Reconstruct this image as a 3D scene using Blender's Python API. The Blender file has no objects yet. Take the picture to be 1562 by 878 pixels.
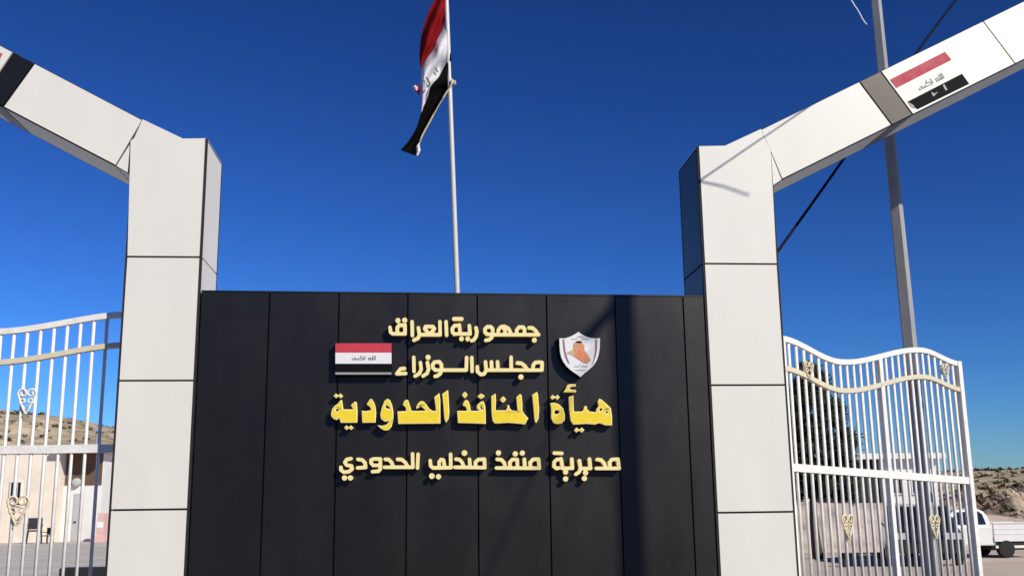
import bpy, bmesh, math, random
from mathutils import Vector, Matrix, noise

random.seed(7)
scene = bpy.context.scene
COL = scene.collection

# ------------------------------------------------------------------ camera
IMG_W, IMG_H = 1562.0, 878.0
FPX, YAW, PITCH, ROLL = 1590.68, 0.0866, 0.2057, -0.0131
EYE = Vector((0.0, 0.0, 1.6))
_f = Vector((math.sin(YAW) * math.cos(PITCH), math.cos(YAW) * math.cos(PITCH), math.sin(PITCH)))
_r0 = Vector((math.cos(YAW), -math.sin(YAW), 0))
_u0 = _r0.cross(_f)
_r = math.cos(ROLL) * _r0 + math.sin(ROLL) * _u0
_u = -math.sin(ROLL) * _r0 + math.cos(ROLL) * _u0
cam_data = bpy.data.cameras.new('camera')
cam_data.sensor_width = 36.0
cam_data.lens = 36.0 * FPX / IMG_W
cam_data.clip_end = 5000.0
cam = bpy.data.objects.new('camera', cam_data)
cam.matrix_world = Matrix(((_r.x, _u.x, -_f.x, EYE.x), (_r.y, _u.y, -_f.y, EYE.y), (_r.z, _u.z, -_f.z, EYE.z), (0, 0, 0, 1)))
COL.objects.link(cam)
scene.camera = cam

# ------------------------------------------------------------------ sky, sun, exposure
SUN_AZ, SUN_EL = math.radians(40.5), math.radians(33.0)      # azimuth to the right of the gate's normal
SUN_DIR = Vector((math.sin(SUN_AZ) * math.cos(SUN_EL), -math.cos(SUN_AZ) * math.cos(SUN_EL), math.sin(SUN_EL)))
world = bpy.data.worlds.new('World')
scene.world = world
world.use_nodes = True
wn, wl = world.node_tree.nodes, world.node_tree.links
wn.clear()
sky = wn.new('ShaderNodeTexSky')
sky.sky_type = 'NISHITA'
sky.sun_disc = False
sky.sun_elevation = SUN_EL
sky.sun_rotation = math.atan2(SUN_DIR.x, SUN_DIR.y)
sky.altitude = 200.0
sky.air_density = 1.0
sky.dust_density = 0.15
sky.ozone_density = 10.0
gam = wn.new('ShaderNodeGamma')
gam.inputs['Gamma'].default_value = 1.7
scl = wn.new('ShaderNodeVectorMath')
scl.operation = 'SCALE'
scl.inputs['Scale'].default_value = 0.478
bg = wn.new('ShaderNodeBackground')
bg.inputs['Strength'].default_value = 0.10
out = wn.new('ShaderNodeOutputWorld')
wl.new(sky.outputs[0], scl.inputs[0])
wl.new(scl.outputs[0], gam.inputs[0])
wl.new(gam.outputs[0], bg.inputs[0])
wl.new(bg.outputs[0], out.inputs[0])

sun_data = bpy.data.lights.new('sun', 'SUN')
sun_data.energy = 4.75
sun_data.angle = math.radians(0.5)
sun_data.color = (1.0, 0.935, 0.80)
sun = bpy.data.objects.new('sun', sun_data)
sun.rotation_euler = (-SUN_DIR).to_track_quat('-Z', 'Y').to_euler()
sun.location = (20, -20, 30)
COL.objects.link(sun)
scene.view_settings.view_transform = 'Standard'
scene.view_settings.look = 'None'
scene.view_settings.exposure = 0.0
scene.view_settings.gamma = 1.0

# ------------------------------------------------------------------ helpers
def at(px, py, Y):
    """point at depth Y on the line of sight through a point of the photograph"""
    d = _f + _r * ((px - IMG_W / 2) / FPX) - _u * ((py - IMG_H / 2) / FPX)
    return EYE + d * (Y / d.y)

def xz(px, py, Y):
    p = at(px, py, Y)
    return (p.x, p.z)

def tag(o, label=None, cat=None, group=None, kind=None):
    if label: o['label'] = label
    if cat: o['category'] = cat
    if group: o['group'] = group
    if kind: o['kind'] = kind
    return o

def link(o, parent=None):
    COL.objects.link(o)
    if parent is not None:
        o.parent = parent
        o.matrix_parent_inverse = parent.matrix_world.inverted()
    return o

def empty(name, loc, rz=0.0):
    o = bpy.data.objects.new(name, None)
    o.empty_display_size = 0.2
    COL.objects.link(o)
    o.matrix_world = Matrix.Translation(Vector(loc)) @ Matrix.Rotation(rz, 4, 'Z')
    return o

class MB:
    """collects geometry of one part"""
    def __init__(self):
        self.bm = bmesh.new()
    def poly(self, vs):
        return self.bm.faces.new([self.bm.verts.new(v) for v in vs])
    def box(self, a, b, M=None):
        x0, y0, z0 = a; x1, y1, z1 = b
        c = [(x0, y0, z0), (x1, y0, z0), (x1, y1, z0), (x0, y1, z0), (x0, y0, z1), (x1, y0, z1), (x1, y1, z1), (x0, y1, z1)]
        if M: c = [M @ Vector(q) for q in c]
        v = [self.bm.verts.new(q) for q in c]
        for f in ((0, 3, 2, 1), (4, 5, 6, 7), (0, 1, 5, 4), (1, 2, 6, 5), (2, 3, 7, 6), (3, 0, 4, 7)):
            self.bm.faces.new([v[i] for i in f])
        return self
    def prism(self, pts, y0, y1):
        """polygon in XZ extruded from y0 (front) to y1"""
        n = len(pts)
        a = [self.bm.verts.new((x, y0, z)) for x, z in pts]
        b = [self.bm.verts.new((x, y1, z)) for x, z in pts]
        self.bm.faces.new(a); self.bm.faces.new(b[::-1])
        for i in range(n):
            self.bm.faces.new((a[i], b[i], b[(i + 1) % n], a[(i + 1) % n]))
        return self
    def tube(self, path, r, n=8, caps=True, r1=None):
        path = [Vector(q) for q in path]
        m = len(path)
        rings = []
        prev = None
        for i, q in enumerate(path):
            t = (path[min(i + 1, m - 1)] - path[max(i - 1, 0)]).normalized()
            if prev is None:
                up = Vector((0, 0, 1)) if abs(t.z) < 0.9 else Vector((1, 0, 0))
                s = t.cross(up).normalized()
            else:
                s = (prev - t * prev.dot(t)).normalized()
            prev = s
            w = s.cross(t)
            rr = r if r1 is None else r + (r1 - r) * i / (m - 1)
            rings.append([self.bm.verts.new(q + (s * math.cos(k * 2 * math.pi / n) + w * math.sin(k * 2 * math.pi / n)) * rr) for k in range(n)])
        for a, b in zip(rings, rings[1:]):
            for k in range(n):
                self.bm.faces.new((a[k], a[(k + 1) % n], b[(k + 1) % n], b[k]))
        if caps:
            self.bm.faces.new(rings[0][::-1]); self.bm.faces.new(rings[-1])
        return self
    def lathe(self, c, prof, axis='Y', n=24, M=None):
        """profile (radius, along axis) turned round an axis through c"""
        c = Vector(c)
        rings = []
        for r, h in prof:
            ring = []
            for k in range(n):
                a = 2 * math.pi * k / n
                if axis == 'Y': q = Vector((r * math.cos(a), h, r * math.sin(a)))
                elif axis == 'X': q = Vector((h, r * math.cos(a), r * math.sin(a)))
                else: q = Vector((r * math.cos(a), r * math.sin(a), h))
                ring.append(self.bm.verts.new(c + q))
            rings.append(ring)
        for a, b in zip(rings, rings[1:]):
            for k in range(n):
                self.bm.faces.new((a[k], a[(k + 1) % n], b[(k + 1) % n], b[k]))
        self.bm.faces.new(rings[0][::-1]); self.bm.faces.new(rings[-1])
        return self
    def bevel(self, w, seg=2):
        bmesh.ops.bevel(self.bm, geom=list(self.bm.edges), offset=w, segments=seg, profile=0.6, affect='EDGES', clamp_overlap=True)
        return self
    def build(self, name, mat, parent=None, smooth=False):
        bmesh.ops.recalc_face_normals(self.bm, faces=self.bm.faces)
        me = bpy.data.meshes.new(name)
        self.bm.to_mesh(me); self.bm.free()
        for mm in (mat if isinstance(mat, (list, tuple)) else [mat]): me.materials.append(mm)
        if smooth:
            me.polygons.foreach_set('use_smooth', [True] * len(me.polygons))
        o = bpy.data.objects.new(name, me)
        return link(o, parent)

# ------------------------------------------------------------------ materials
def mat(name, col, rough=0.5, metal=0.0, spec=0.5, var=0.0, scale=4.0, bump=0.0, bscale=30.0, col2=None, stretch=None, coat=0.0, rvar=0.0, objvar=0.0):
    m = bpy.data.materials.new(name)
    m.use_nodes = True
    nt = m.node_tree
    b = nt.nodes['Principled BSDF']
    b.inputs['Base Color'].default_value = (*col, 1)
    b.inputs['Roughness'].default_value = rough
    b.inputs['Metallic'].default_value = metal
    b.inputs['Specular IOR Level'].default_value = spec
    b.inputs['Coat Weight'].default_value = coat
    tc = None
    if var or col2 or bump:
        tc = nt.nodes.new('ShaderNodeTexCoord')
        mp = nt.nodes.new('ShaderNodeMapping')
        if stretch: mp.inputs['Scale'].default_value = stretch
        nt.links.new(tc.outputs['Object'], mp.inputs[0])
    if var or col2:
        nz = nt.nodes.new('ShaderNodeTexNoise')
        nz.inputs['Scale'].default_value = scale
        nz.inputs['Detail'].default_value = 6.0
        nz.inputs['Roughness'].default_value = 0.62
        nt.links.new(mp.outputs[0], nz.inputs['Vector'])
        rp = nt.nodes.new('ShaderNodeValToRGB')
        c2 = col2 if col2 else tuple(c * (1 - var) for c in col)
        rp.color_ramp.elements[0].position = 0.36
        rp.color_ramp.elements[1].position = 0.64
        rp.color_ramp.elements[0].color = (*c2, 1)
        rp.color_ramp.elements[1].color = (*col, 1)
        nt.links.new(nz.outputs['Fac'], rp.inputs[0])
        nt.links.new(rp.outputs[0], b.inputs['Base Color'])
    if objvar and (var or col2):
        oi = nt.nodes.new('ShaderNodeObjectInfo')
        m2 = nt.nodes.new('ShaderNodeMapRange')
        m2.inputs['To Min'].default_value = 1 - objvar; m2.inputs['To Max'].default_value = 1.0
        nt.links.new(oi.outputs['Random'], m2.inputs['Value'])
        vm = nt.nodes.new('ShaderNodeVectorMath'); vm.operation = 'SCALE'
        nt.links.new(rp.outputs[0], vm.inputs[0]); nt.links.new(m2.outputs[0], vm.inputs['Scale'])
        nt.links.new(vm.outputs[0], b.inputs['Base Color'])
    if rvar:
        n3 = nt.nodes.new('ShaderNodeTexNoise')
        n3.inputs['Scale'].default_value = 1.7
        n3.inputs['Detail'].default_value = 7.0
        n3.inputs['Roughness'].default_value = 0.7
        nt.links.new(mp.outputs[0], n3.inputs['Vector'])
        mr = nt.nodes.new('ShaderNodeMapRange')
        mr.inputs['From Min'].default_value = 0.3; mr.inputs['From Max'].default_value = 0.7
        mr.inputs['To Min'].default_value = rough - rvar; mr.inputs['To Max'].default_value = rough + rvar
        nt.links.new(n3.outputs['Fac'], mr.inputs['Value'])
        nt.links.new(mr.outputs[0], b.inputs['Roughness'])
    if bump:
        n2 = nt.nodes.new('ShaderNodeTexNoise')
        n2.inputs['Scale'].default_value = bscale
        n2.inputs['Detail'].default_value = 5.0
        nt.links.new(mp.outputs[0], n2.inputs['Vector'])
        bp = nt.nodes.new('ShaderNodeBump')
        bp.inputs['Strength'].default_value = bump
        bp.inputs['Distance'].default_value = 0.02
        nt.links.new(n2.outputs['Fac'], bp.inputs['Height'])
        nt.links.new(bp.outputs[0], b.inputs['Normal'])
    return m

M_WHITE = mat('white_composite_panel', (0.80, 0.772, 0.695), 0.40, spec=0.6, var=0.045, scale=2.2, bump=0.05, bscale=1.3, stretch=(1, 1, 0.28), objvar=0.035)
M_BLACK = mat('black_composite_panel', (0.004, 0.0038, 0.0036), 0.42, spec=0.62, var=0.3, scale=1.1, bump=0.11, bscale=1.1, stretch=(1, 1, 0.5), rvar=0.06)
_b = M_BLACK.node_tree.nodes['Principled BSDF']
_b.inputs['Specular Tint'].default_value = (1.0, 0.93, 0.86, 1)
M_CORE = mat('dark_joint', (0.018, 0.016, 0.015), 0.8, var=0.3, scale=8)
M_CREAM = mat('cream_letter', (0.93, 0.79, 0.37), 0.45, var=0.06, scale=20)
M_YELLOW = mat('yellow_letter_face', (0.90, 0.68, 0.03), 0.45, var=0.08, scale=25)
M_GATEW = mat('white_gate_paint', (0.84, 0.83, 0.80), 0.45, col2=(0.74, 0.71, 0.66), scale=9, bump=0.15, bscale=40)
M_GATEC = mat('cream_gate_paint', (0.70, 0.62, 0.44), 0.4, var=0.08, scale=12)
M_GOLD = mat('gold_gate_paint', (0.76, 0.68, 0.50), 0.5, col2=(0.64, 0.52, 0.32), scale=30)
M_STEEL = mat('galvanised_steel', (0.36, 0.36, 0.36), 0.6, spec=0.3, var=0.18, scale=6, stretch=(1, 1, 0.25))
M_POLEW = mat('white_pole_paint', (0.58, 0.58, 0.57), 0.4, var=0.06, scale=10)
M_CABLE = mat('black_cable', (0.008, 0.009, 0.022), 0.8, spec=0.1, var=0.2, scale=20)
M_WIREW = mat('white_wire', (0.75, 0.75, 0.75), 0.5, var=0.1, scale=20)
M_RED = mat('red_print', (0.60, 0.045, 0.07), 0.45, var=0.1, scale=10)
M_WPRINT = mat('white_print', (0.80, 0.80, 0.80), 0.45, var=0.03, scale=10)
M_BPRINT = mat('black_print', (0.004, 0.004, 0.006), 0.7, spec=0.12, var=0.2, scale=10)
M_GREEN = mat('green_print', (0.03, 0.10, 0.05), 0.5, var=0.1, scale=20)
M_FLAGR = mat('red_flag_cloth', (0.24, 0.006, 0.008), 0.9, spec=0.1, var=0.25, scale=14, bump=0.3, bscale=60)
M_FLAGW = mat('white_flag_cloth', (0.68, 0.66, 0.70), 0.8, var=0.12, scale=14, bump=0.3, bscale=60)
M_FLAGB = mat('black_flag_cloth', (0.004, 0.004, 0.004), 0.9, spec=0.08, var=0.3, scale=14, bump=0.3, bscale=60)
M_ORANGE = mat('orange_print', (0.66, 0.20, 0.09), 0.5, col2=(0.62, 0.34, 0.17), scale=9)
M_TAN = mat('tan_print', (0.60, 0.47, 0.27), 0.5, var=0.1, scale=20)
M_MAUVE = mat('mauve_print', (0.30, 0.17, 0.20), 0.5, var=0.1, scale=20)
M_DIRT = mat('dry_earth', (0.60, 0.50, 0.42), 0.95, col2=(0.48, 0.38, 0.30), scale=0.35, bump=0.5, bscale=3)
M_CONC = mat('yard_concrete', (0.58, 0.54, 0.49), 0.9, col2=(0.46, 0.42, 0.37), scale=0.5, bump=0.2, bscale=6)
M_ASPH = mat('worn_asphalt', (0.085, 0.083, 0.08), 0.9, col2=(0.055, 0.054, 0.052), scale=0.7, bump=0.2, bscale=9)
M_HILL = mat('dry_hill', (0.58, 0.47, 0.32), 0.95, col2=(0.24, 0.18, 0.11), scale=0.35, bump=1.0, bscale=1.2)
M_BANK = mat('rubble_bank', (0.56, 0.45, 0.34), 0.95, col2=(0.13, 0.085, 0.06), scale=0.7, bump=1.0, bscale=2.5)
M_PLAST = mat('cream_render', (0.82, 0.72, 0.60), 0.9, var=0.14, scale=0.8, bump=0.15, bscale=9)
M_WWALL = mat('white_render', (0.74, 0.73, 0.71), 0.85, var=0.1, scale=0.9)
M_GLASS = mat('dark_window_glass', (0.012, 0.014, 0.016), 0.08, spec=0.6)
M_BROWN = mat('brown_sheet', (0.13, 0.075, 0.045), 0.8, var=0.25, scale=3)
M_DOOR = mat('grey_door_paint', (0.45, 0.46, 0.46), 0.6, var=0.1, scale=5)
M_CHAIR = mat('black_plastic', (0.012, 0.012, 0.012), 0.5, var=0.2, scale=8)
M_PINK = mat('faded_red_plastic', (0.72, 0.46, 0.42), 0.6, var=0.15, scale=6)
M_CARD = mat('dark_car_paint', (0.028, 0.030, 0.036), 0.22, coat=0.6)
M_CARW = mat('white_car_paint', (0.76, 0.76, 0.75), 0.28, coat=0.5, var=0.08, scale=3)
M_TYRE = mat('tyre_rubber', (0.014, 0.014, 0.014), 0.85, var=0.3, scale=20)
M_RIM = mat('wheel_metal', (0.45, 0.45, 0.46), 0.4, metal=0.7, var=0.15, scale=10)
M_LAMP = mat('lamp_lens', (0.65, 0.65, 0.65), 0.15)
M_TAIL = mat('red_lens', (0.35, 0.01, 0.01), 0.2)
M_BARK = mat('bark', (0.085, 0.06, 0.04), 0.9, var=0.4, scale=8, bump=0.5, bscale=20)
M_LEAF = mat('dark_foliage', (0.040, 0.055, 0.022), 0.8, spec=0.2, col2=(0.015, 0.024, 0.011), scale=1.5)

# ------------------------------------------------------------------ the ground and the hills
D = 10.9                    # distance of the gate front
g = MB()
g.poly([(-900, -300, 0), (900, -300, 0), (900, 1500, 0), (-900, 1500, 0)])
tag(g.build('ground', M_DIRT), kind='structure', label='dry pale earth ground around the border gate')
g = MB()
g.box((-45, 14.0, -0.3), (-0.5, 60.0, 0.006))
tag(g.build('yard', M_CONC), kind='structure', label='pale concrete yard in front of the cream building')
g = MB()
g.box((-40, -160, -0.3), (40, 13.9, 0.005))
tag(g.build('road', M_ASPH), kind='structure', label='worn asphalt road before the gate')

def ridge(name, pts, Y, depth, m, label, amp, fs, back=1.0):
    """a hill with its crest on the line pts at distance Y, front slope of the given depth"""
    bm = MB(); b = bm.bm
    crest = [at(x, y, Y) for x, y in pts]
    NX, NY = 150, 26
    rows = []
    for j in range(NY + 1):
        v = j / NY
        row = []
        for i in range(NX + 1):
            t = i / NX * (len(crest) - 1)
            k = min(int(t), len(crest) - 2); fr = t - k
            fr = fr * fr * (3 - 2 * fr)
            cx = crest[k].x + (crest[k + 1].x - crest[k].x) * (t - k)
            cz = crest[k].z + (crest[k + 1].z - crest[k].z) * fr
            y = Y + (v * 2 - 1.2) * depth
            w = max(0.0, 1 - abs(v - 0.6) / (0.6 if v < 0.6 else 0.55))
            h = cz * (math.sin(w * math.pi / 2) ** 1.3)
            p = Vector((cx * fs, y * fs, 0.7))
            h += amp * (noise.fractal(p, 0.8, 2.0, 5) * (0.25 + 0.75 * math.sin(w * math.pi)))
            row.append(b.verts.new((cx * (1 + (y - Y) / Y * 0.6), y, max(h, -0.5) if 0 < v < 1 else -0.5)))
        rows.append(row)
    for r0, r1 in zip(rows, rows[1:]):
        for i in range(NX):
            b.faces.new((r0[i], r0[i + 1], r1[i + 1], r1[i]))
    return tag(bm.build(name, m, smooth=True), kind='structure', label=label)
ridge('hill', [(-700, 590), (-350, 602), (-120, 615), (0, 626), (60, 634), (110, 642), (180, 655), (320, 690), (520, 730), (760, 768)], 170, 60, M_HILL, 'long dry tan hill behind the cream building', 1.6, 0.05)
ridge('far_hill', [(900, 765), (1100, 742), (1300, 728), (1420, 722), (1480, 720), (1562, 716), (1700, 708), (2000, 690)], 160, 50, M_HILL, 'low scrubby hill far behind the white pickup', 0.8, 0.06)
ridge('earth_bank', [(1330, 790), (1400, 770), (1460, 752), (1500, 742), (1562, 738), (1650, 728), (1800, 722), (1950, 730)], 62, 16, M_BANK, 'brown bank of broken earth behind the white pickup', 0.8, 0.35)

def added_rear_hill():  # unseen hill, added so the glossy black wall reflects something dark
    bm = MB(); b = bm.bm; rows = []
    for j in range(13):
        row = []
        for i in range(61):
            x = -420 + i * 14.0; v = j / 12
            h = 27 * math.sin(math.pi * min(1, v * 1.15)) ** 1.2 * (0.8 + 0.35 * noise.noise(Vector((x * 0.012, v, 3.1)))) + 1.5 * noise.fractal(Vector((x * 0.06, v * 8, 0)), 0.8, 2.0, 4)
            row.append(b.verts.new((x, -110 - v * 110, max(h, -0.4) if 0 < j < 12 else -0.5)))
        rows.append(row)
    for r0, r1 in zip(rows, rows[1:]):
        for i in range(60): b.faces.new((r0[i], r0[i + 1], r1[i + 1], r1[i]))
    tag(bm.build('added_hill_range', M_HILL, smooth=True), kind='structure', label='unseen dry hill range added behind the viewer to darken reflections in the sign wall')
added_rear_hill()

# ------------------------------------------------------------------ gate portals (pillar and rising beam)
GAP = 0.010
def inset_quad(x0, z0, x1, z1):
    return [(x0 + GAP, z0 + GAP), (x1 - GAP, z0 + GAP), (x1 - GAP, z1 - GAP), (x0 + GAP, z1 - GAP)]

def shrink(pts, d):
    """move every edge of a convex-ish polygon inwards by d"""
    n = len(pts)
    area = sum(pts[i][0] * pts[(i + 1) % n][1] - pts[(i + 1) % n][0] * pts[i][1] for i in range(n))
    sgn = 1 if area > 0 else -1
    res = []
    for i in range(n):
        p0, p1, p2 = Vector(pts[i - 1]), Vector(pts[i]), Vector(pts[(i + 1) % n])
        e1, e2 = (p1 - p0).normalized(), (p2 - p1).normalized()
        n1, n2 = Vector((-e1.y, e1.x)) * sgn, Vector((-e2.y, e2.x)) * sgn
        bis = n1 + n2
        q = p1 + bis * (d / max(0.35, bis.dot(n1)))
        res.append((q.x, q.y))
    return res

DEP = 0.86
def portal(side, x_in, x_out, joints, ztop, px, apex, label, band_front):
    """side -1: beam rises to the left of the pillar, +1: to the right"""
    root = empty('gate_portal', ((x_in + x_out) / 2, D + DEP / 2, 0))
    tag(root, label, 'gate portal', 'cladded portals of the border gate')
    xa, xb = min(x_in, x_out), max(x_in, x_out)
    P = {k: xz(*v, D) for k, v in px.items()}
    # dark core that shows in the joints
    c = MB(); c.box((xa + 0.03, D + 0.024, 0), (xb - 0.03, D + DEP - 0.024, ztop - 0.03))
    c.build('pillar_core', M_CORE, root)
    for xs in (xa, xb - 0.022):
        for ys in (D + 0.004, D + DEP - 0.044):
            MB().box((xs, ys, 0.0), (xs + 0.022, ys + 0.040, ztop - 0.004)).build('corner_trim', M_CORE, root)
    zs = [0.02] + joints
    # front, back and side cladding, panel by panel
    for i in range(len(zs) - 1):
        MB().prism(inset_quad(xa + 0.014, zs[i], xb - 0.014, zs[i + 1]), D, D + 0.023).build('front_panel', M_WHITE, root)
        MB().prism(inset_quad(xa + 0.014, zs[i], xb - 0.014, zs[i + 1]), D + DEP - 0.023, D + DEP).build('back_panel', M_WHITE, root)
    zz = zs + [ztop]
    for i in range(len(zz) - 1):
        for xs, nm in ((x_in, 'inner_panel'), (x_out, 'outer_panel')):
            s = 1 if xs == xb else -1
            z1 = zz[i + 1]
            if nm == 'outer_panel' and i == len(zz) - 2:
                z1 = P['root_bot'][1] - 0.12
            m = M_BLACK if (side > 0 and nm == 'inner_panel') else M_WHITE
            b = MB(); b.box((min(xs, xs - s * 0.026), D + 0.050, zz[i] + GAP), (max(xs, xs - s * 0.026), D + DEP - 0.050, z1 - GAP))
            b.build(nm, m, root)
    # the panel on top of the pillar runs up into the beam with a mitred corner
    top = [(xa + 0.024, zs[-1] + GAP), (xb - 0.024, zs[-1] + GAP)]
    if side < 0:
        top += [(xb - 0.024, ztop), P['shoulder'], P['joint_top'], P['joint_mid'], P['corner']]
    else:
        top += [P['corner'], P['joint_mid'], P['joint_top'], P['shoulder'], (xa + 0.024, ztop)]
    MB().prism(top, D - 0.004, D + 0.023).build('corner_panel', M_WHITE, root)
    MB().prism([(x, z) for x, z in top], D + DEP - 0.023, D + DEP).build('corner_panel', M_WHITE, root)
    MB().prism(shrink(top, 0.03), D + 0.025, D + DEP - 0.025).build('corner_core', M_CORE, root)
    # flat cap over the shoulder
    b = MB(); xs0, xs1 = sorted((P['shoulder'][0], x_in))
    b.box((xs0, D + 0.028, ztop - 0.028), (xs1, D + DEP - 0.028, ztop - 0.003)); b.build('cap', M_WHITE, root)
    # small filler panel under the beam root
    tri = [P['wedge_tip'], P['corner_low'], P['root_bot']]
    MB().prism(shrink(tri, 0.006), D + 0.012, D + 0.03).build('filler_panel', M_WHITE, root)
    # beam: cut points along the beam given by upper and lower edges
    up0, lo0 = Vector(P['joint_top']), Vector(P['wedge_tip'])
    cuts = [(Vector(a), Vector(b_)) for a, b_ in band_front(P)]
    dirv = (cuts[1][0] - up0).normalized()
    # last cut at the apex, vertical
    a_up = up0 + dirv * ((apex - up0.x) / dirv.x)
    a_lo = lo0 + dirv * ((apex - lo0.x) / dirv.x)
    seq = [(up0, lo0)] + cuts + [(a_up, a_lo)]
    root_up = Vector(P['shoulder']); root_lo = Vector(P['root_bot'])
    mats = [M_WHITE, M_BLACK, M_WHITE, M_WHITE, M_WHITE]
    def mirror(v): return Vector((2 * apex - v.x, v.y))
    for half in (0, 1):
        for i in range(len(seq) - 1):
            (u0, l0), (u1, l1) = seq[i], seq[i + 1]
            if half: u0, l0, u1, l1 = mirror(u0), mirror(l0), mirror(u1), mirror(l1)
            if half and i > 0 and i < 3: pass
            e = (u1 - u0).normalized() * GAP
            pn = Vector((-e.y, e.x)).normalized() * 0.011
            if pn.y < 0: pn = -pn
            q = [tuple(l0 + e + pn), tuple(l1 - e + pn), tuple(u1 - e - pn), tuple(u0 + e - pn)]
            full = [tuple(l0), tuple(l1), tuple(u1), tuple(u0)]
            MB().prism(full, D + 0.031, D + 0.050).build('edge_trim', M_CORE, root)
            MB().prism(full, D + DEP - 0.050, D + DEP - 0.031).build('edge_trim', M_CORE, root)
            m = mats[min(i, 4)]
            nm = 'band' if m is M_BLACK else 'beam_panel'
            MB().prism(q, D + 0.008, D + 0.03).build(nm, m, root)
            MB().prism(q, D + DEP - 0.03, D + DEP - 0.008).build(nm, m, root)
            # soffit and top sheets
            nrm = Vector((-e.y, e.x)).normalized()
            if nrm.y < 0: nrm = -nrm
            for (a, b2, off, part) in ((l0, l1, 0.0, 'soffit_panel'), (u0, u1, -0.02, 'top_panel')):
                s = MB(); k0 = a + e + nrm * off; k1 = b2 - e + nrm * off
                s.prism([tuple(k0), tuple(k1), tuple(k1 + nrm * 0.02), tuple(k0 + nrm * 0.02)], D + 0.052, D + DEP - 0.052)
                s.build(part, m, root)
        # dark core of this half of the beam
        s0u, s0l = (root_up, root_lo) if not half else (mirror(root_up), mirror(root_lo))
        s1u, s1l = seq[-1]
        core = [tuple(s0l), tuple(s1l), tuple(s1u), tuple(s0u)]
        MB().prism(shrink(core, 0.028), D + 0.0505, D + DEP - 0.0505).build('beam_core', M_CORE, root)
    # soffit under the filler panel
    s = MB(); k0, k1 = Vector(P['root_bot']), lo0
    e = (k1 - k0).normalized(); nrm = Vector((-e.y, e.x))
    if nrm.y < 0: nrm = -nrm
    s.prism([tuple(k0), tuple(k1 - e * GAP), tuple(k1 - e * GAP + nrm * 0.02), tuple(k0 + nrm * 0.02)], D + 0.052, D + DEP - 0.052)
    s.build('soffit_panel', M_WHITE, root)
    # outer pillar on the far side of the lane, plain
    b = MB(); ox0, ox1 = sorted((2 * apex - xa, 2 * apex - xb))
    b.box((ox0, D + 0.002, 0), (ox1, D + DEP - 0.002, ztop)); b.build('outer_pillar', M_WHITE, root)
    return root, P, dirv

LJ = [0.320, 1.610, 2.900, 4.198]
RJ = [0.172, 1.503, 2.834, 4.165]
LPX = dict(shoulder=(279.3, 211.7), joint_top=(217.8, 182.3), joint_mid=(204.5, 211), corner=(199.3, 215.5), corner_low=(198.5, 217.5),
           wedge_tip=(176, 252.7), root_bot=(194.6, 263.6), b1u=(52.5, 95.7), b1l=(4, 163), b2u=(20, 78.7), b2l=(-26, 147.4), b3u=(-150, -10.4), b3l=(-196, 58.7))
RPX = dict(shoulder=(1106, 222.4), joint_top=(1160.8, 197), joint_mid=(1172.4, 224.4), corner=(1175.4, 227.5), corner_low=(1176.4, 232),
           wedge_tip=(1193.6, 273.6), root_bot=(1179.2, 283.2), b1u=(1311, 123.7), b1l=(1361, 190.7), b2u=(1343.5, 107.9), b2l=(1393, 174.9), b3u=(1500, 31.5), b3l=(1549.5, 97.4))
cutf = lambda P: [(P['b1u'], P['b1l']), (P['b2u'], P['b2l']), (P['b3u'], P['b3l'])]
portal(-1, -2.325, -3.107, LJ, 5.511, LPX, -7.9, 'white panelled pillar and rising beam with a black band, beside the left gate leaf', cutf)
portal(1, 3.047, 3.897, RJ, 5.513, RPX, 8.7, 'white panelled pillar and rising beam with faded flag print, beside the wavy-topped gate leaf', cutf)

# flags printed on the beams: thin film on the front of the panel
SCRIPT = [((910, 405), (912, 480)), ((884, 405), (886, 478)), ((856, 412), (858, 478)), ((895, 478), (778, 478)), ((780, 482), (784, 442)), ((784, 442), (820, 440)), ((820, 440), (826, 478)),
          ((712, 405), (714, 480)), ((690, 478), (470, 476)), ((690, 478), (684, 444)), ((684, 444), (612, 440)), ((612, 440), (654, 400)), ((584, 478), (580, 446)), ((536, 476), (530, 448)), ((530, 448), (496, 448)), ((474, 480), (466, 456))]
def beam_flag(red, black, scr, label, scuffs=()):
    o = empty('flag_sticker', (*[sum(xz(*q, D)[0] for q in red) / 4], D, 6.5))
    tag(o, label, 'flag sticker', 'flags on the beams')
    MB().prism([xz(*q, D) for q in red], D + 0.005, D + 0.0079).build('red_stripe', M_REDF, o)
    MB().prism([xz(*q, D) for q in black], D + 0.005, D + 0.0079).build('black_stripe', M_BPRINT, o)
    for q in scr:
        MB().prism([xz(*w, D) for w in q], D + 0.0052, D + 0.0078).build('script', M_GREENF, o)
    for q in scuffs:
        MB().prism([xz(*w, D) for w in q], D + 0.003, D + 0.0048).build('scuff', M_SCUFF, o)
M_REDF = mat('faded_red_print', (0.50, 0.045, 0.07), 0.6, spec=0.2, col2=(0.52, 0.12, 0.14), scale=5, var=0.1)
M_GREENF = mat('faded_green_print', (0.25, 0.32, 0.25), 0.5, var=0.2, scale=20)
M_SCUFF = mat('torn_film', (0.42, 0.43, 0.45), 0.5, var=0.3, scale=40)
def z5(L): return [(1290 + x / 6.271, 60 + y / 6.271) for x, y in L]
def strokes(L, w):
    r = []
    for (a, b) in L:
        a, b = Vector(a), Vector(b); d = (b - a).normalized(); n = Vector((-d.y, d.x)) * w / 2
        r.append([tuple(a + n), tuple(b + n), tuple(b - n), tuple(a - n)])
    return r
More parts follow.
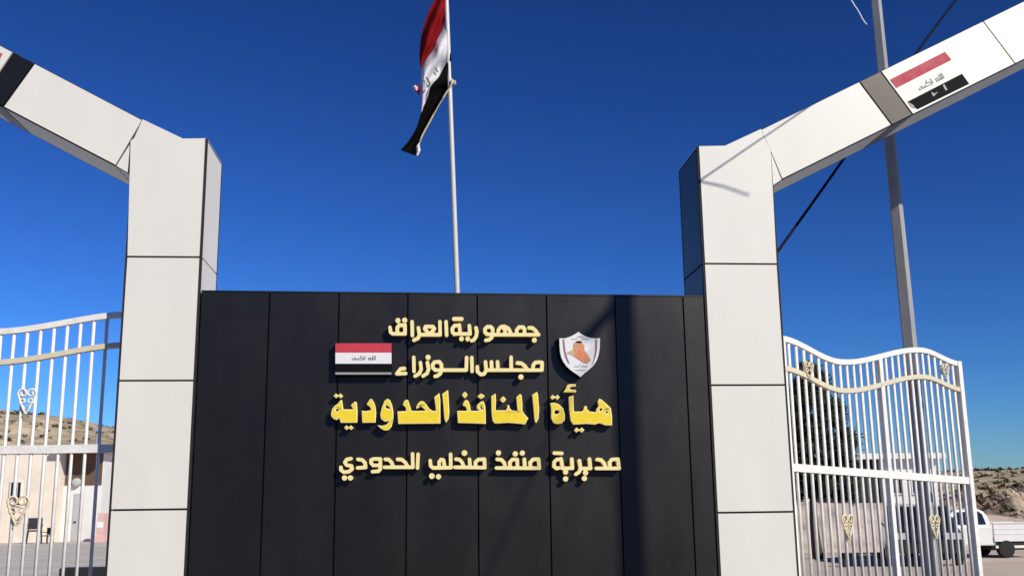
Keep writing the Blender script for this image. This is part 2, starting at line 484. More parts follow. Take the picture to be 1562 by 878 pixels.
beam_flag(z5([(425, 385), (953, 118), (1015, 195), (487, 465)]), z5([(595, 595), (1115, 328), (1185, 425), (690, 668)]),
          [z5([(690 + (x - 460) * 0.53 + (y - 440) * 0.42, 462 - (x - 460) * 0.265 + (y - 440) * 0.62) for x, y in q]) for q in strokes(SCRIPT, 17)],
          'faded red white and black flag stuck on the beam before the lamp post',
          [z5(q) for q in [[(820, 500), (850, 520), (885, 500), (850, 540), (838, 545)], [(930, 440), (945, 430), (975, 480), (960, 492)], [(600, 600), (650, 630), (665, 660), (625, 640)]]])
def zl(L): return [(-x, y) for x, y in L]
beam_flag([(3.5, 82), (-82, 35), (-92, 52), (-5, 99)], [(-22, 115), (-108, 68), (-120, 86), (-34, 133)],
          strokes([((-20, 95), (-32, 88)), ((-44, 84), (-60, 74))], 3), 'red white and black flag on the beam with the black band')

# ------------------------------------------------------------------ black sign wall between the pillars
XL, XR = -2.325, 3.047
zt0, zt1 = 3.846, 3.812
wall = empty('sign_wall', ((XL + XR) / 2, D + 0.2, 0))
tag(wall, 'black panelled sign wall with gold Arabic lettering between the two white pillars', 'sign wall')
b = MB(); b.prism([(XL + 0.012, 0), (XR - 0.012, 0), (XR - 0.012, zt1 - 0.02), (XL + 0.012, zt0 - 0.02)], D + 0.036, D + 0.40)
b.build('wall_core', M_CORE, wall)
b = MB(); b.prism([(XL + 0.013, zt0 - 0.018), (XR - 0.013, zt1 - 0.018), (XR - 0.013, zt1), (XL + 0.013, zt0)], D + 0.010, D + 0.42)
b.build('coping', M_BLACK, wall)
jx = [304.0, 411.3, 517.3, 622.3, 728.0, 833.5, 938.0, 1042.0, 1075.5]
edges = [xz(x, 447 + (x - 300) * 0.011, D)[0] for x in jx]
edges[0], edges[-1] = XL + 0.012, XR - 0.006
for i in range(8):
    a, c = edges[i] + 0.008, edges[i + 1] - 0.008
    zt = lambda x: zt0 + (zt1 - zt0) * (x - XL) / (XR - XL) - 0.022
    s = MB()
    # each tall sheet stands very slightly off true, as cladding does
    t0, t1 = random.uniform(-0.0025, 0.0025), random.uniform(-0.0025, 0.0025)
    fr = [(a, D + 0.012 + t0, 0.02), (c, D + 0.012 - t0, 0.02), (c, D + 0.012 - t0 + t1, zt(c)), (a, D + 0.012 + t0 + t1, zt(a))]
    bk = [(x, D + 0.034, z) for x, y, z in fr]
    va = [s.bm.verts.new(q) for q in fr]; vb = [s.bm.verts.new(q) for q in bk]
    s.bm.faces.new(va); s.bm.faces.new(vb[::-1])
    for k in range(4): s.bm.faces.new((va[k], vb[k], vb[(k + 1) % 4], va[(k + 1) % 4]))
    s.build('cladding_sheet', M_BLACK, wall)

# raised letters; outlines in millimetres on the wall
GLYPHS = [(1,[[834,3472,817,3470,808,3467,777,3431,774,3422,770,3388,767,3386,750,3386,749,3388,749,3430,748,3437,744,3443,722,3467,712,3470,671,3470,664,3468,659,3465,634,3438,631,3432,630,3425,632,3388,636,3382,660,3356,668,3353,703,3351,703,3349,701,3344,682,3330,653,3326,643,3320,639,3312,639,3305,641,3297,648,3291,653,3289,660,3289,691,3294,699,3296,731,3319,734,3324,742,3346,745,3348,1054,3348,1217,3348,1225,3350,1231,3354,1234,3359,1236,3366,1235,3374,1233,3379,1224,3386,1198,3425,1163,3456,1156,3458,1114,3461,1107,3458,1102,3452,1100,3447,1100,3440,1104,3430,1111,3425,1145,3421,1168,3401,1177,3388,1174,3386,1089,3386,1088,3388,1086,3435,1083,3440,1066,3462,1056,3467,1009,3467,1002,3465,997,3462,970,3429,967,3423,966,3388,964,3386,942,3386,940,3386,939,3388,934,3405,912,3445,907,3450,863,3473,856,3474],[677,3430,680,3432,702,3432,711,3422,712,3390,709,3389,704,3389,680,3390,668,3403,668,3419],[826,3430,829,3429,842,3410,842,3408,840,3388,838,3386,826,3386,809,3386,807,3388,811,3413],[1017,3428,1019,3429,1043,3429,1049,3423,1050,3387,1037,3386,1006,3386,1003,3387,1005,3413],[881,3418,882,3420,899,3391,900,3388,899,3386,879,3386,878,3388],[1166,3335,1156,3331,1150,3324,1146,3315,1145,3305,1149,3295,1155,3288,1165,3283,1175,3283,1185,3287,1193,3295,1197,3305,1197,3315,1193,3324,1185,3331,1176,3335]]),(1,[[548,3458,540,3452,536,3442,544,3393,538,3357,521,3330,518,3327,497,3318,492,3313,490,3308,490,3298,496,3289,506,3285,516,3286,540,3296,545,3299,572,3339,575,3347,582,3396,573,3445,569,3452,563,3457,555,3459]]),(1,[[373,3488,369,3485,330,3483,323,3481,317,3477,289,3442,287,3433,289,3389,292,3384,313,3358,318,3355,325,3353,356,3357,364,3360,376,3356,492,3356,502,3359,509,3367,511,3377,503,3465,501,3472,497,3477,490,3481,480,3481,472,3477,467,3470,466,3462,471,3396,470,3394,407,3394,405,3394,404,3396,397,3477,393,3483,388,3487,381,3489],[339,3445,361,3447,363,3445,367,3394,366,3391,364,3390,356,3394,335,3392,326,3401,325,3428],[397,3348,388,3344,381,3337,377,3328,377,3318,381,3308,388,3302,397,3298,407,3298,416,3302,422,3308,426,3318,426,3328,422,3337,417,3343,407,3348],[460,3347,451,3342,445,3335,442,3325,443,3315,448,3306,455,3300,465,3298,473,3298,482,3303,488,3311,492,3320,491,3330,487,3338,479,3345,470,3348]]),(1,[[318,3555,309,3549,305,3544,303,3537,303,3529,305,3525,309,3520,316,3516,323,3514,408,3515,418,3520,422,3525,424,3532,424,3540,422,3544,418,3549,413,3553,403,3555]]),(1,[[233,3521,228,3518,224,3513,221,3503,227,3359,229,3352,235,3345,243,3342,252,3344,257,3347,261,3352,264,3362,258,3506,256,3513,250,3520,243,3523]]),(1,[[167,3521,160,3516,156,3506,159,3388,158,3385,106,3386,133,3420,135,3425,136,3432,134,3440,116,3464,112,3468,105,3471,23,3471,16,3468,11,3465,7,3459,-2,3435,-2,3425,1,3417,27,3386,26,3385,-23,3386,-32,3444,-36,3452,-43,3456,-49,3458,-54,3458,-59,3456,-64,3452,-69,3442,-67,3425,-58,3366,-68,3342,-106,3325,-113,3317,-115,3310,-113,3300,-108,3294,-101,3290,-94,3290,-89,3291,-41,3313,-36,3320,-25,3347,177,3347,184,3349,190,3352,194,3357,196,3366,193,3506,190,3513,184,3520,177,3522],[37,3432,93,3433,93,3430,79,3413,66,3397]]),(1,[[-124,3521,-131,3515,-135,3505,-131,3356,-129,3349,-123,3342,-115,3339,-107,3339,-101,3342,-97,3347,-94,3356,-98,3505,-101,3513,-107,3519,-114,3522]]),(1,[[-198,3547,-208,3544,-215,3537,-220,3527,-221,3518,-217,3507,-210,3499,-200,3494,-191,3494,-181,3497,-172,3506,-168,3515,-168,3525,-172,3535,-179,3543,-189,3547],[-270,3543,-280,3538,-287,3531,-291,3520,-290,3510,-286,3500,-279,3493,-270,3489,-258,3490,-248,3495,-241,3503,-238,3513,-239,3523,-243,3532,-251,3539,-260,3543],[-195,3489,-202,3486,-253,3486,-263,3481,-287,3449,-290,3442,-288,3394,-312,3394,-322,3403,-329,3449,-334,3456,-343,3461,-351,3461,-355,3459,-360,3455,-363,3449,-364,3442,-360,3408,-358,3391,-356,3383,-330,3361,-323,3357,-189,3356,-182,3357,-174,3364,-171,3374,-172,3471,-174,3479,-180,3486,-188,3489],[-242,3447,-238,3448,-212,3448,-209,3447,-208,3396,-209,3394,-218,3393,-242,3393,-251,3403,-253,3432]]),(2,[[915,3145,908,3139,904,3129,903,3013,901,3011,802,3011,800,3013,797,3083,791,3093,782,3097,774,3097,770,3095,764,3091,761,3083,763,3013,761,3011,737,3011,736,3013,733,3081,731,3088,726,3094,719,3097,709,3097,702,3092,698,3086,696,3079,698,3013,696,3011,677,3012,670,3081,668,3088,663,3094,656,3097,646,3097,640,3093,635,3086,633,3079,641,2994,624,2968,607,2966,587,2985,586,2987,584,3030,580,3040,574,3044,567,3046,559,3045,553,3040,550,3035,548,3028,549,2977,550,2970,556,2963,590,2932,595,2929,604,2928,640,2933,645,2935,652,2941,672,2973,674,2974,751,2974,1245,2973,1252,2974,1259,2978,1262,2983,1264,2990,1267,3071,1266,3078,1262,3085,1254,3089,1220,3094,1174,3090,1164,3085,1140,3057,1137,3052,1133,3013,1131,3010,1105,3010,1079,3049,1040,3079,1033,3082,992,3087,982,3086,975,3081,970,3073,970,3064,975,3055,984,3050,1023,3045,1051,3022,1058,3013,1056,3010,1054,3010,943,3011,941,3013,940,3132,937,3139,931,3144,923,3146],[1212,3056,1220,3057,1227,3055,1229,3054,1228,3012,1226,3010,1185,3010,1173,3010,1170,3011,1173,3038,1186,3053],[1022,2948,1011,2945,1002,2938,996,2928,995,2918,997,2909,1004,2899,1013,2894,1023,2892,1033,2894,1043,2901,1048,2911,1050,2921,1048,2931,1041,2940,1031,2946]]),(2,[[501,3142,494,3136,490,3126,493,2977,496,2968,503,2962,510,2960,518,2962,527,2969,529,2979,527,3126,524,3134,518,3140,511,3143]]),(2,[[448,3142,440,3136,436,3126,433,3015,433,3013,431,3012,213,3012,208,3061,205,3066,182,3095,177,3098,170,3100,117,3096,110,3094,103,3088,80,3052,80,3045,84,3013,88,3006,117,2978,125,2975,149,2975,168,2975,164,2968,144,2952,115,2944,110,2939,108,2934,107,2925,111,2917,118,2912,125,2910,158,2917,165,2921,194,2944,208,2975,450,2974,460,2977,467,2984,469,2991,473,3126,471,3134,465,3140,458,3143],[155,3062,160,3062,163,3060,172,3047,175,3013,172,3012,139,3012,134,3013,119,3028,117,3042,129,3059]]),(2,[[48,3155,39,3151,31,3145,27,3135,26,3125,29,3115,36,3107,46,3102,56,3102,67,3106,74,3113,78,3123,78,3133,75,3142,67,3150,58,3154],[39,3090,33,3087,30,3082,27,3072,39,3005,26,2971,-11,2946,-15,2940,-17,2935,-16,2926,-12,2919,-3,2914,6,2914,56,2947,59,2952,77,3000,77,3007,63,3080,58,3087,53,3090,46,3092]]),(2,[[-34,3088,-39,3085,-43,3081,-45,3071,-37,3006,-53,2970,-93,2946,-97,2941,-99,2937,-99,2927,-97,2922,-93,2917,-83,2913,-73,2915,-29,2941,-24,2945,0,3001,-10,3078,-15,3085,-20,3089,-27,3090]]),(2,[[-104,3144,-112,3138,-115,3129,-111,2980,-109,2972,-103,2965,-96,2962,-87,2963,-82,2966,-78,2970,-75,2979,-79,3129,-81,3136,-87,3142,-95,3145]]),(2,[[-212,3028,-236,3026,-245,3021,-286,2966,-289,2958,-287,2949,-282,2942,-273,2938,-178,2941,-171,2943,-167,2946,-162,2956,-162,2963,-164,2968,-171,2975,-178,2977,-236,2975,-224,2991,-188,2994,-181,2997,-176,3004,-174,3009,-175,3016,-177,3021,-181,3026,-191,3029]]),(4,[[-738,2108,-775,2100,-781,2097,-803,2063,-806,2054,-803,2044,-780,2014,-771,2009,-739,2004,-736,2002,-734,1993,-752,1979,-791,1975,-807,1987,-809,2010,-813,2017,-817,2021,-822,2023,-831,2023,-840,2018,-844,2008,-842,1976,-837,1966,-804,1942,-800,1940,-793,1939,-737,1945,-703,1972,-699,1977,-697,1981,-697,1988,-705,2025,-709,2032,-718,2037,-758,2043,-766,2053,-758,2067,-721,2075,-715,2080,-711,2085,-710,2090,-710,2096,-716,2106,-722,2109,-727,2110],[-792,1925,-802,1922,-809,1916,-813,1907,-814,1895,-810,1886,-803,1878,-794,1873,-782,1873,-773,1876,-766,1883,-762,1892,-762,1904,-765,1913,-772,1920,-781,1924],[-735,1924,-744,1920,-751,1914,-755,1904,-755,1894,-751,1885,-743,1877,-734,1873,-725,1872,-715,1875,-707,1883,-703,1892,-703,1903,-707,1912,-714,1920,-723,1924]]),(4,[[-663,2100,-670,2095,-674,2086,-672,2077,-667,2071,-658,2066,-621,2061,-601,2039,-598,2021,-599,2019,-660,2016,-666,2014,-671,2010,-674,2006,-675,1999,-674,1992,-670,1987,-661,1981,-645,1981,-576,1984,-571,1985,-565,1988,-561,1995,-559,2002,-566,2051,-571,2060,-600,2090,-605,2094,-654,2102]]),(4,[[-505,2103,-532,2091,-539,2084,-541,2075,-541,2045,-538,2037,-514,2010,-508,2005,-501,2004,-447,2004,-446,2002,-446,1993,-447,1991,-456,1980,-507,1977,-517,1974,-522,1969,-524,1962,-523,1955,-520,1948,-514,1943,-507,1942,-442,1945,-435,1949,-415,1973,-411,1979,-410,1984,-412,2085,-413,2092,-416,2097,-421,2101,-428,2104,-498,2104],[-495,2068,-492,2069,-448,2068,-447,2067,-447,2042,-448,2039,-455,2039,-494,2040,-505,2052,-505,2054,-505,2063]]),(4,[[-110,2151,-117,2146,-121,2137,-117,2018,-118,2017,-135,2017,-137,2018,-161,2059,-203,2093,-212,2096,-254,2098,-264,2096,-268,2092,-271,2087,-272,2078,-267,2068,-261,2064,-256,2063,-219,2060,-189,2036,-178,2019,-181,2018,-282,2019,-301,2062,-333,2092,-338,2096,-343,2097,-369,2099,-383,2099,-387,2097,-392,2093,-396,2083,-395,2076,-393,2072,-388,2067,-382,2064,-352,2061,-331,2041,-322,2020,-323,2019,-389,2019,-396,2017,-403,2010,-404,2000,-400,1991,-393,1985,-386,1984,-95,1981,-85,1987,-82,1993,-81,1997,-85,2136,-87,2143,-94,2150,-101,2152]]),(4,[[-52,2146,-60,2141,-64,2131,-70,1990,-68,1983,-61,1976,-54,1973,-47,1974,-42,1976,-37,1980,-34,1990,-28,2129,-30,2138,-36,2144,-43,2147]]),(4,[[278,2143,271,2137,268,2128,270,2012,268,2009,242,2010,231,2073,226,2081,219,2085,189,2092,181,2091,175,2087,152,2057,151,2050,151,2011,149,2009,111,2010,99,2021,95,2071,90,2077,81,2082,74,2081,68,2079,63,2074,60,2067,64,2009,69,2000,97,1975,107,1973,294,1974,300,1977,304,1981,307,1991,304,2128,301,2135,294,2142,287,2144],[193,2052,196,2054,198,2052,205,2010,200,2009,189,2009,187,2011,187,2043],[86,1936,76,1931,69,1922,66,1910,68,1898,74,1889,84,1882,93,1880,105,1882,114,1887,121,1896,123,1905,122,1916,118,1926,109,1933,97,1937],[158,1928,147,1923,140,1916,136,1907,136,1898,139,1889,147,1880,156,1875,168,1875,177,1879,184,1886,188,1895,189,1906,185,1916,177,1923,168,1927]]),(4,[[422,2166,412,2162,404,2154,400,2144,400,2133,405,2121,412,2114,422,2110,434,2109,445,2114,452,2121,457,2132,457,2144,452,2154,443,2162,434,2166],[337,2094,328,2089,324,2082,323,2073,327,2066,332,2061,337,2059,370,2055,389,2033,398,2012,330,2013,320,2010,313,2003,311,1999,311,1992,316,1982,320,1979,327,1977,640,1970,650,1975,655,1984,653,2039,650,2079,646,2086,641,2090,632,2092,565,2088,558,2085,530,2059,526,2055,524,2048,524,2011,523,2008,504,2009,497,2078,495,2084,490,2088,485,2091,478,2092,471,2090,466,2086,462,2076,466,2011,464,2010,438,2011,420,2051,390,2086,381,2090,344,2095],[591,2054,615,2054,618,2007,617,2006,589,2007,561,2008,561,2038,577,2053]]),(4,[[772,2163,763,2158,755,2150,752,2141,753,2129,757,2120,765,2113,774,2110,786,2110,795,2115,802,2122,806,2131,805,2143,801,2152,794,2159,784,2163],[1020,2157,1010,2153,1004,2146,1000,2137,1001,2125,1006,2115,1014,2109,1024,2106,1033,2107,1043,2112,1049,2120,1053,2129,1052,2138,1048,2148,1040,2155,1029,2158],[946,2151,936,2147,930,2139,926,2130,926,2118,931,2109,939,2102,950,2098,959,2099,969,2103,976,2111,980,2120,979,2132,975,2141,967,2148,958,2152],[1169,2086,1133,2084,1126,2082,1093,2049,1088,2040,1089,1998,1086,1996,1069,1997,1068,1998,1064,2073,1059,2081,1052,2086,1045,2087,1037,2084,1032,2080,1028,2073,1031,1998,1029,1997,993,1998,992,1999,990,2071,985,2080,978,2084,971,2085,921,2086,914,2084,909,2082,878,2046,877,2039,878,2000,865,1999,852,2047,819,2081,809,2085,767,2089,757,2088,750,2083,747,2076,747,2066,751,2059,757,2055,762,2053,800,2049,820,2028,826,2003,825,2000,756,2001,747,1999,740,1991,738,1985,738,1980,743,1971,751,1966,1200,1959,1207,1960,1212,1964,1216,1968,1218,1975,1211,2074,1207,2081,1197,2087],[1148,2049,1173,2050,1175,2050,1176,2048,1180,1997,1176,1995,1160,1995,1129,1996,1125,1997,1125,2030,1142,2047],[928,2048,930,2050,951,2049,954,2048,955,1999,946,1998,916,1999,914,2032]]),(4,[[1420,2087,1415,2084,1381,2082,1374,2080,1341,2050,1337,2041,1334,1994,1335,1987,1337,1982,1364,1959,1371,1955,1379,1955,1405,1959,1412,1962,1417,1967,1419,1967,1423,1960,1430,1956,1450,1954,1451,1953,1446,1946,1444,1939,1445,1928,1448,1921,1452,1916,1459,1911,1466,1909,1473,1909,1480,1910,1487,1914,1492,1918,1497,1927,1499,1936,1498,1943,1493,1954,1505,1955,1546,1955,1554,1959,1560,1966,1562,1973,1558,2067,1555,2076,1547,2084,1537,2085,1529,2081,1522,2073,1521,2067,1524,1992,1523,1991,1458,1991,1457,1993,1445,2077,1441,2083,1434,2088,1427,2089],[1406,2047,1412,2047,1421,1984,1420,1980,1419,1984,1413,1991,1408,1994,1401,1995,1382,1992,1372,2000,1373,2029,1375,2033,1390,2046],[1470,1892,1461,1891,1451,1885,1445,1876,1442,1865,1444,1855,1450,1846,1459,1840,1469,1839,1479,1840,1488,1846,1495,1855,1497,1864,1495,1876,1489,1885,1480,1891]]),(4,[[1351,2146,1346,2143,1342,2139,1339,2129,1342,2120,1350,2113,1358,2111,1434,2108,1444,2109,1452,2117,1455,2126,1452,2135,1444,2143,1437,2144,1358,2148]]),(4,[[1716,2082,1711,2079,1708,2074,1705,2065,1711,1987,1646,1987,1636,2054,1634,2059,1629,2064,1620,2068,1610,2066,1603,2060,1600,2054,1600,2047,1610,1974,1609,1970,1596,1944,1566,1925,1562,1921,1559,1914,1559,1907,1563,1900,1570,1895,1579,1894,1587,1896,1623,1919,1627,1923,1641,1950,1643,1951,1668,1950,1665,1950,1660,1946,1653,1937,1650,1927,1652,1916,1659,1906,1666,1901,1675,1899,1687,1900,1695,1904,1700,1910,1704,1917,1706,1924,1705,1934,1701,1941,1696,1947,1690,1950,1734,1952,1742,1954,1747,1959,1750,1964,1751,1971,1742,2069,1738,2077,1732,2081,1724,2083],[1661,1895,1651,1891,1644,1885,1638,1876,1637,1864,1640,1855,1648,1847,1657,1842,1669,1842,1679,1845,1686,1852,1691,1861,1692,1873,1688,1882,1682,1890,1673,1894]]),(4,[[1990,2078,1959,2076,1952,2075,1944,2069,1920,2041,1916,2032,1917,1987,1915,1986,1909,1987,1892,2030,1857,2070,1850,2073,1809,2078,1802,2077,1797,2075,1790,2068,1788,2061,1789,2054,1793,2047,1801,2042,1837,2037,1860,2011,1869,1987,1867,1986,1852,1986,1795,1987,1785,1985,1777,1977,1776,1972,1776,1965,1781,1955,1791,1951,2032,1948,2039,1949,2044,1952,2049,1957,2052,1967,2049,1979,2040,2068,2035,2075,2027,2079],[1969,2041,2004,2042,2006,2041,2011,1986,2009,1985,1997,1985,1956,1985,1955,1987,1954,2024,1967,2040]]),(3,[[-831,2688,-822,2639,-815,2590,-708,2590,-723,2609,-736,2635,-695,2671,-680,2664,-670,2573,-668,2456,-836,2454,-851,2503,-878,2483,-907,2493,-930,2516,-937,2542,-926,2594,-901,2626,-866,2652,-846,2681],[-893,2586,-881,2597,-863,2598,-860,2574,-883,2572]]),(3,[[-914,2729,-890,2754,-873,2737,-862,2737,-845,2754,-820,2729,-844,2704,-862,2721,-872,2721,-889,2704]]),(3,[[-800,2404,-776,2428,-759,2411,-749,2411,-732,2428,-707,2403,-731,2379,-749,2396,-758,2396,-775,2379]]),(3,[[-574,2641,-558,2670,-539,2696,-523,2693,-503,2664,-488,2624,-479,2559,-483,2455,-616,2453,-625,2576,-586,2571,-527,2580,-545,2621,-569,2633]]),(3,[[-364,2697,-337,2682,-317,2637,-304,2571,-302,2493,-318,2415,-350,2376,-389,2373,-428,2393,-464,2427,-416,2420,-370,2432,-332,2475,-358,2466,-390,2464,-426,2490,-435,2539,-421,2604,-393,2676],[-386,2625,-366,2632,-335,2602,-347,2590,-379,2606]]),(3,[[-260,2566,-167,2570,-179,2613,-206,2633,-190,2675,-170,2687,-151,2680,-135,2632,-117,2571,31,2571,4,2602,-23,2619,-45,2602,-67,2596,-68,2612,-52,2645,-23,2671,7,2668,36,2636,69,2589,102,2570,136,2569,131,2621,118,2712,170,2753,180,2687,182,2441,-250,2439]]),(3,[[201,2745,261,2785,267,2686,274,2555,266,2490,239,2447,223,2490,213,2621]]),(3,[[354,2569,457,2568,445,2610,412,2628,429,2669,449,2684,472,2666,488,2620,496,2568,585,2568,557,2599,564,2632,601,2662,627,2668,645,2619,649,2553,650,2434,491,2441,363,2445],[589,2614,604,2618,617,2594,618,2574,602,2583]]),(3,[[405,2733,424,2758,434,2766,444,2758,463,2733,444,2708,434,2700,424,2708]]),(3,[[565,2719,590,2739,603,2746,617,2739,641,2719,616,2699,603,2693,589,2699]]),(3,[[710,2717,754,2747,758,2684,753,2572,861,2572,875,2601,880,2627,895,2625,901,2591,921,2570,985,2564,972,2708,1010,2741,1027,2726,1033,2630,1032,2564,1053,2531,1093,2487,1075,2458,1056,2424,1005,2433,880,2444,780,2437,741,2440,721,2467,712,2553]]),(3,[[801,2684,822,2708,833,2716,844,2708,864,2684,844,2660,832,2652,821,2660]]),(3,[[1139,2732,1187,2762,1198,2735,1208,2583,1200,2484,1174,2437,1161,2458,1151,2603]]),(3,[[1523,2707,1571,2725,1571,2614,1571,2555,1654,2554,1678,2574,1685,2608,1706,2614,1712,2580,1734,2554,1808,2547,1812,2580,1838,2613,1827,2660,1846,2687,1866,2679,1925,2626,1964,2586,1973,2506,1970,2409,1898,2412,1842,2435,1791,2420,1697,2428,1563,2421,1538,2462,1527,2581],[1841,2572,1856,2592,1874,2589,1870,2569,1850,2554],[1903,2538,1922,2569,1940,2535]]),(3,[[1468,2760,1492,2788,1510,2831,1533,2841,1597,2842,1602,2819,1546,2815,1532,2797,1546,2786,1601,2779,1600,2756]]),(3,[[1328,2645,1368,2648,1415,2632,1460,2588,1476,2522,1474,2469,1444,2436,1397,2426,1357,2440,1333,2490,1337,2582],[1372,2569,1407,2573,1427,2552,1400,2531,1366,2531]]),(3,[[1327,2705,1353,2730,1370,2713,1385,2713,1403,2730,1428,2705,1402,2679,1385,2697,1370,2697,1352,2680]]),(3,[[1570,2363,1597,2389,1615,2371,1632,2371,1651,2389,1677,2363,1649,2336,1631,2355,1615,2355,1596,2337]])]
DG = None
def outline_mesh(name, loops, y_front, depth, m, parent, bevel=0.0):
    cu = bpy.data.curves.new('outline', 'CURVE')
    cu.dimensions = '2D'; cu.fill_mode = 'BOTH'; cu.extrude = depth / 2; cu.bevel_depth = bevel; cu.bevel_resolution = 0
    for lp in loops:
        n = len(lp) // 2
        sp = cu.splines.new('POLY'); sp.points.add(n - 1); sp.use_cyclic_u = True
        for k in range(n): sp.points[k].co = (lp[2 * k] / 1000, lp[2 * k + 1] / 1000, 0, 1)
    tmp = bpy.data.objects.new('tmp_outline', cu)
    COL.objects.link(tmp)
    dg = bpy.context.evaluated_depsgraph_get()
    me = bpy.data.meshes.new_from_object(tmp.evaluated_get(dg))
    bpy.data.objects.remove(tmp); bpy.data.curves.remove(cu)
    # curve plane XY -> wall plane XZ, facing the road
    me.transform(Matrix(((1, 0, 0, 0), (0, 0, -1, y_front + depth / 2), (0, 1, 0, 0), (0, 0, 0, 1))))
    me.materials.clear(); me.materials.append(m)
    me.name = name
    o = bpy.data.objects.new(name, me)
    return link(o, parent)
LN = {1: ('first', 'upper text line in gold raised letters, between the flag plaque and the shield'), 2: ('second', 'second text line in gold raised letters, ending beside the flag plaque'),
      3: ('third', 'large bold yellow text line across the middle of the wall'), 4: ('fourth', 'lowest text line in gold raised letters')}
line_root = {}
for k in (1, 2, 3, 4):
    o = bpy.data.objects.new('text_line', None); o.empty_display_size = 0.1
    o['label'] = LN[k][1]
    link(o, wall); line_root[k] = o
bpy.context.view_layer.update()
for ln, loops in GLYPHS:
    if ln == 3:
        o = outline_mesh('letter', loops, D - 0.070, 0.076, M_CREAM, line_root[ln], bevel=0.0)
        # yellow face, inset from the pale rim
        me = o.data
        bmx = bmesh.new(); bmx.from_mesh(me)
        bmesh.ops.remove_doubles(bmx, verts=bmx.verts, dist=0.0002)
        bmx.normal_update()
        fr = [f for f in bmx.faces if f.normal.y < -0.9]
        me.materials.append(M_YELLOW)
        res = bmesh.ops.inset_region(bmx, faces=fr, thickness=0.0085, depth=0.0015, use_even_offset=True, use_boundary=True)
        for f in fr:
            if f.is_valid: f.material_index = 1
        bmx.to_mesh(me); bmx.free()
    else:
        outline_mesh('letter', loops, D - 0.066, 0.072, M_CREAM, line_root[ln])

# flag plaque
def zf(x, y): return (500 + x / 12.545, 510 + y / 12.545)
Yp = D - 0.075
pl = empty('flag_plaque', at(554, 547, Yp)); tag(pl, 'small red white and black flag plaque on the sign wall', 'plaque')
def rect(x0, y0, x1, y1, fn, Y): return [xz(*fn(x0, y1), Y), xz(*fn(x1, y1), Y), xz(*fn(x1, y0), Y), xz(*fn(x0, y0), Y)]
MB().prism(rect(140, 165, 1224, 770, zf, Yp), Yp + 0.004, D + 0.008).build('backing_box', M_BPRINT, pl)
MB().prism(rect(146, 166, 1220, 345, zf, Yp), Yp - 0.002, Yp + 0.003).build('red_stripe', M_RED, pl)
MB().prism(rect(146, 346, 1220, 556, zf, Yp), Yp - 0.002, Yp + 0.003).build('white_stripe', M_WPRINT, pl)
MB().prism(rect(146, 557, 1220, 718, zf, Yp), Yp - 0.002, Yp + 0.003).build('black_stripe', M_BPRINT, pl)
MB().prism(rect(144, 722, 1218, 764, zf, Yp), Yp - 0.006, Yp + 0.003).build('bottom_trim', M_STEEL, pl)
for q in strokes(SCRIPT, 12):
    MB().prism([xz(*zf(*w), Yp) for w in q], Yp - 0.0045, Yp - 0.002).build('script', M_GREEN, pl)

# shield plaque
def zs_(x, y): return (840 + x / 10.706, 498 + y / 10.706)
Ys = D - 0.085
sh = empty('shield_plaque', at(882, 541, Ys)); tag(sh, 'white shield plaque with an orange map emblem, above the bold yellow text', 'plaque')
SO = [(455, 85), (500, 118), (560, 152), (660, 185), (740, 192), (805, 185), (803, 330), (785, 450), (755, 545), (700, 630), (620, 705), (550, 760), (490, 820), (420, 770), (330, 710), (260, 645), (205, 570), (170, 490), (152, 400), (145, 300), (143, 188), (235, 190), (340, 152), (400, 118)]
sp = [xz(*zs_(*q), Ys) for q in SO][::-1]
MB().prism(sp, Ys, Ys + 0.012).build('face', M_WPRINT, sh)
MB().prism(shrink(sp, 0.004), Ys + 0.0125, D - 0.035).build('rim', M_STEEL, sh)
cen = Vector(xz(*zs_(475, 430), Ys))
MB().prism([tuple(cen + (Vector(q) - cen) * 1.02 + Vector((-0.012, 0))) for q in sp], D - 0.034, D + 0.006).build('back_plate', M_BPRINT, sh)
def shp(name, L, m, lift): return MB().prism([xz(*zs_(*q), Ys) for q in L], Ys - lift, Ys - 0.0003).build(name, m, sh)
shp('border_line', [(192, 205), (222, 205), (240, 380), (275, 510), (312, 610), (280, 590), (235, 500), (208, 380)], M_MAUVE, 0.002)
shp('border_line', [(728, 205), (762, 205), (758, 370), (738, 480), (690, 610), (662, 640), (700, 540), (722, 400)], M_MAUVE, 0.002)
shp('map_emblem', [(385, 262), (450, 250), (510, 262), (548, 305), (552, 385), (600, 445), (625, 490), (655, 545), (640, 565), (598, 600), (545, 592), (465, 545), (390, 490), (330, 455), (262, 428), (300, 400), (365, 372), (368, 300)], M_ORANGE, 0.003)
shp('map_emblem', [(264, 428), (300, 402), (360, 376), (385, 420), (378, 470), (330, 454)], M_TAN, 0.0038)
shp('crest', [(398, 258), (420, 238), (470, 232), (508, 245), (512, 262), (450, 268)], M_BPRINT, 0.0042)
for (x0, y0, x1, y1) in ((430, 158, 540, 172), (340, 198, 440, 210), (500, 198, 620, 210), (385, 642, 470, 656), (500, 642, 600, 656), (400, 706, 570, 718), (465, 612, 490, 626)):
    shp('script', [(x0, y0), (x0, y1), (x1, y1), (x1, y0)], M_GREENF, 0.002)

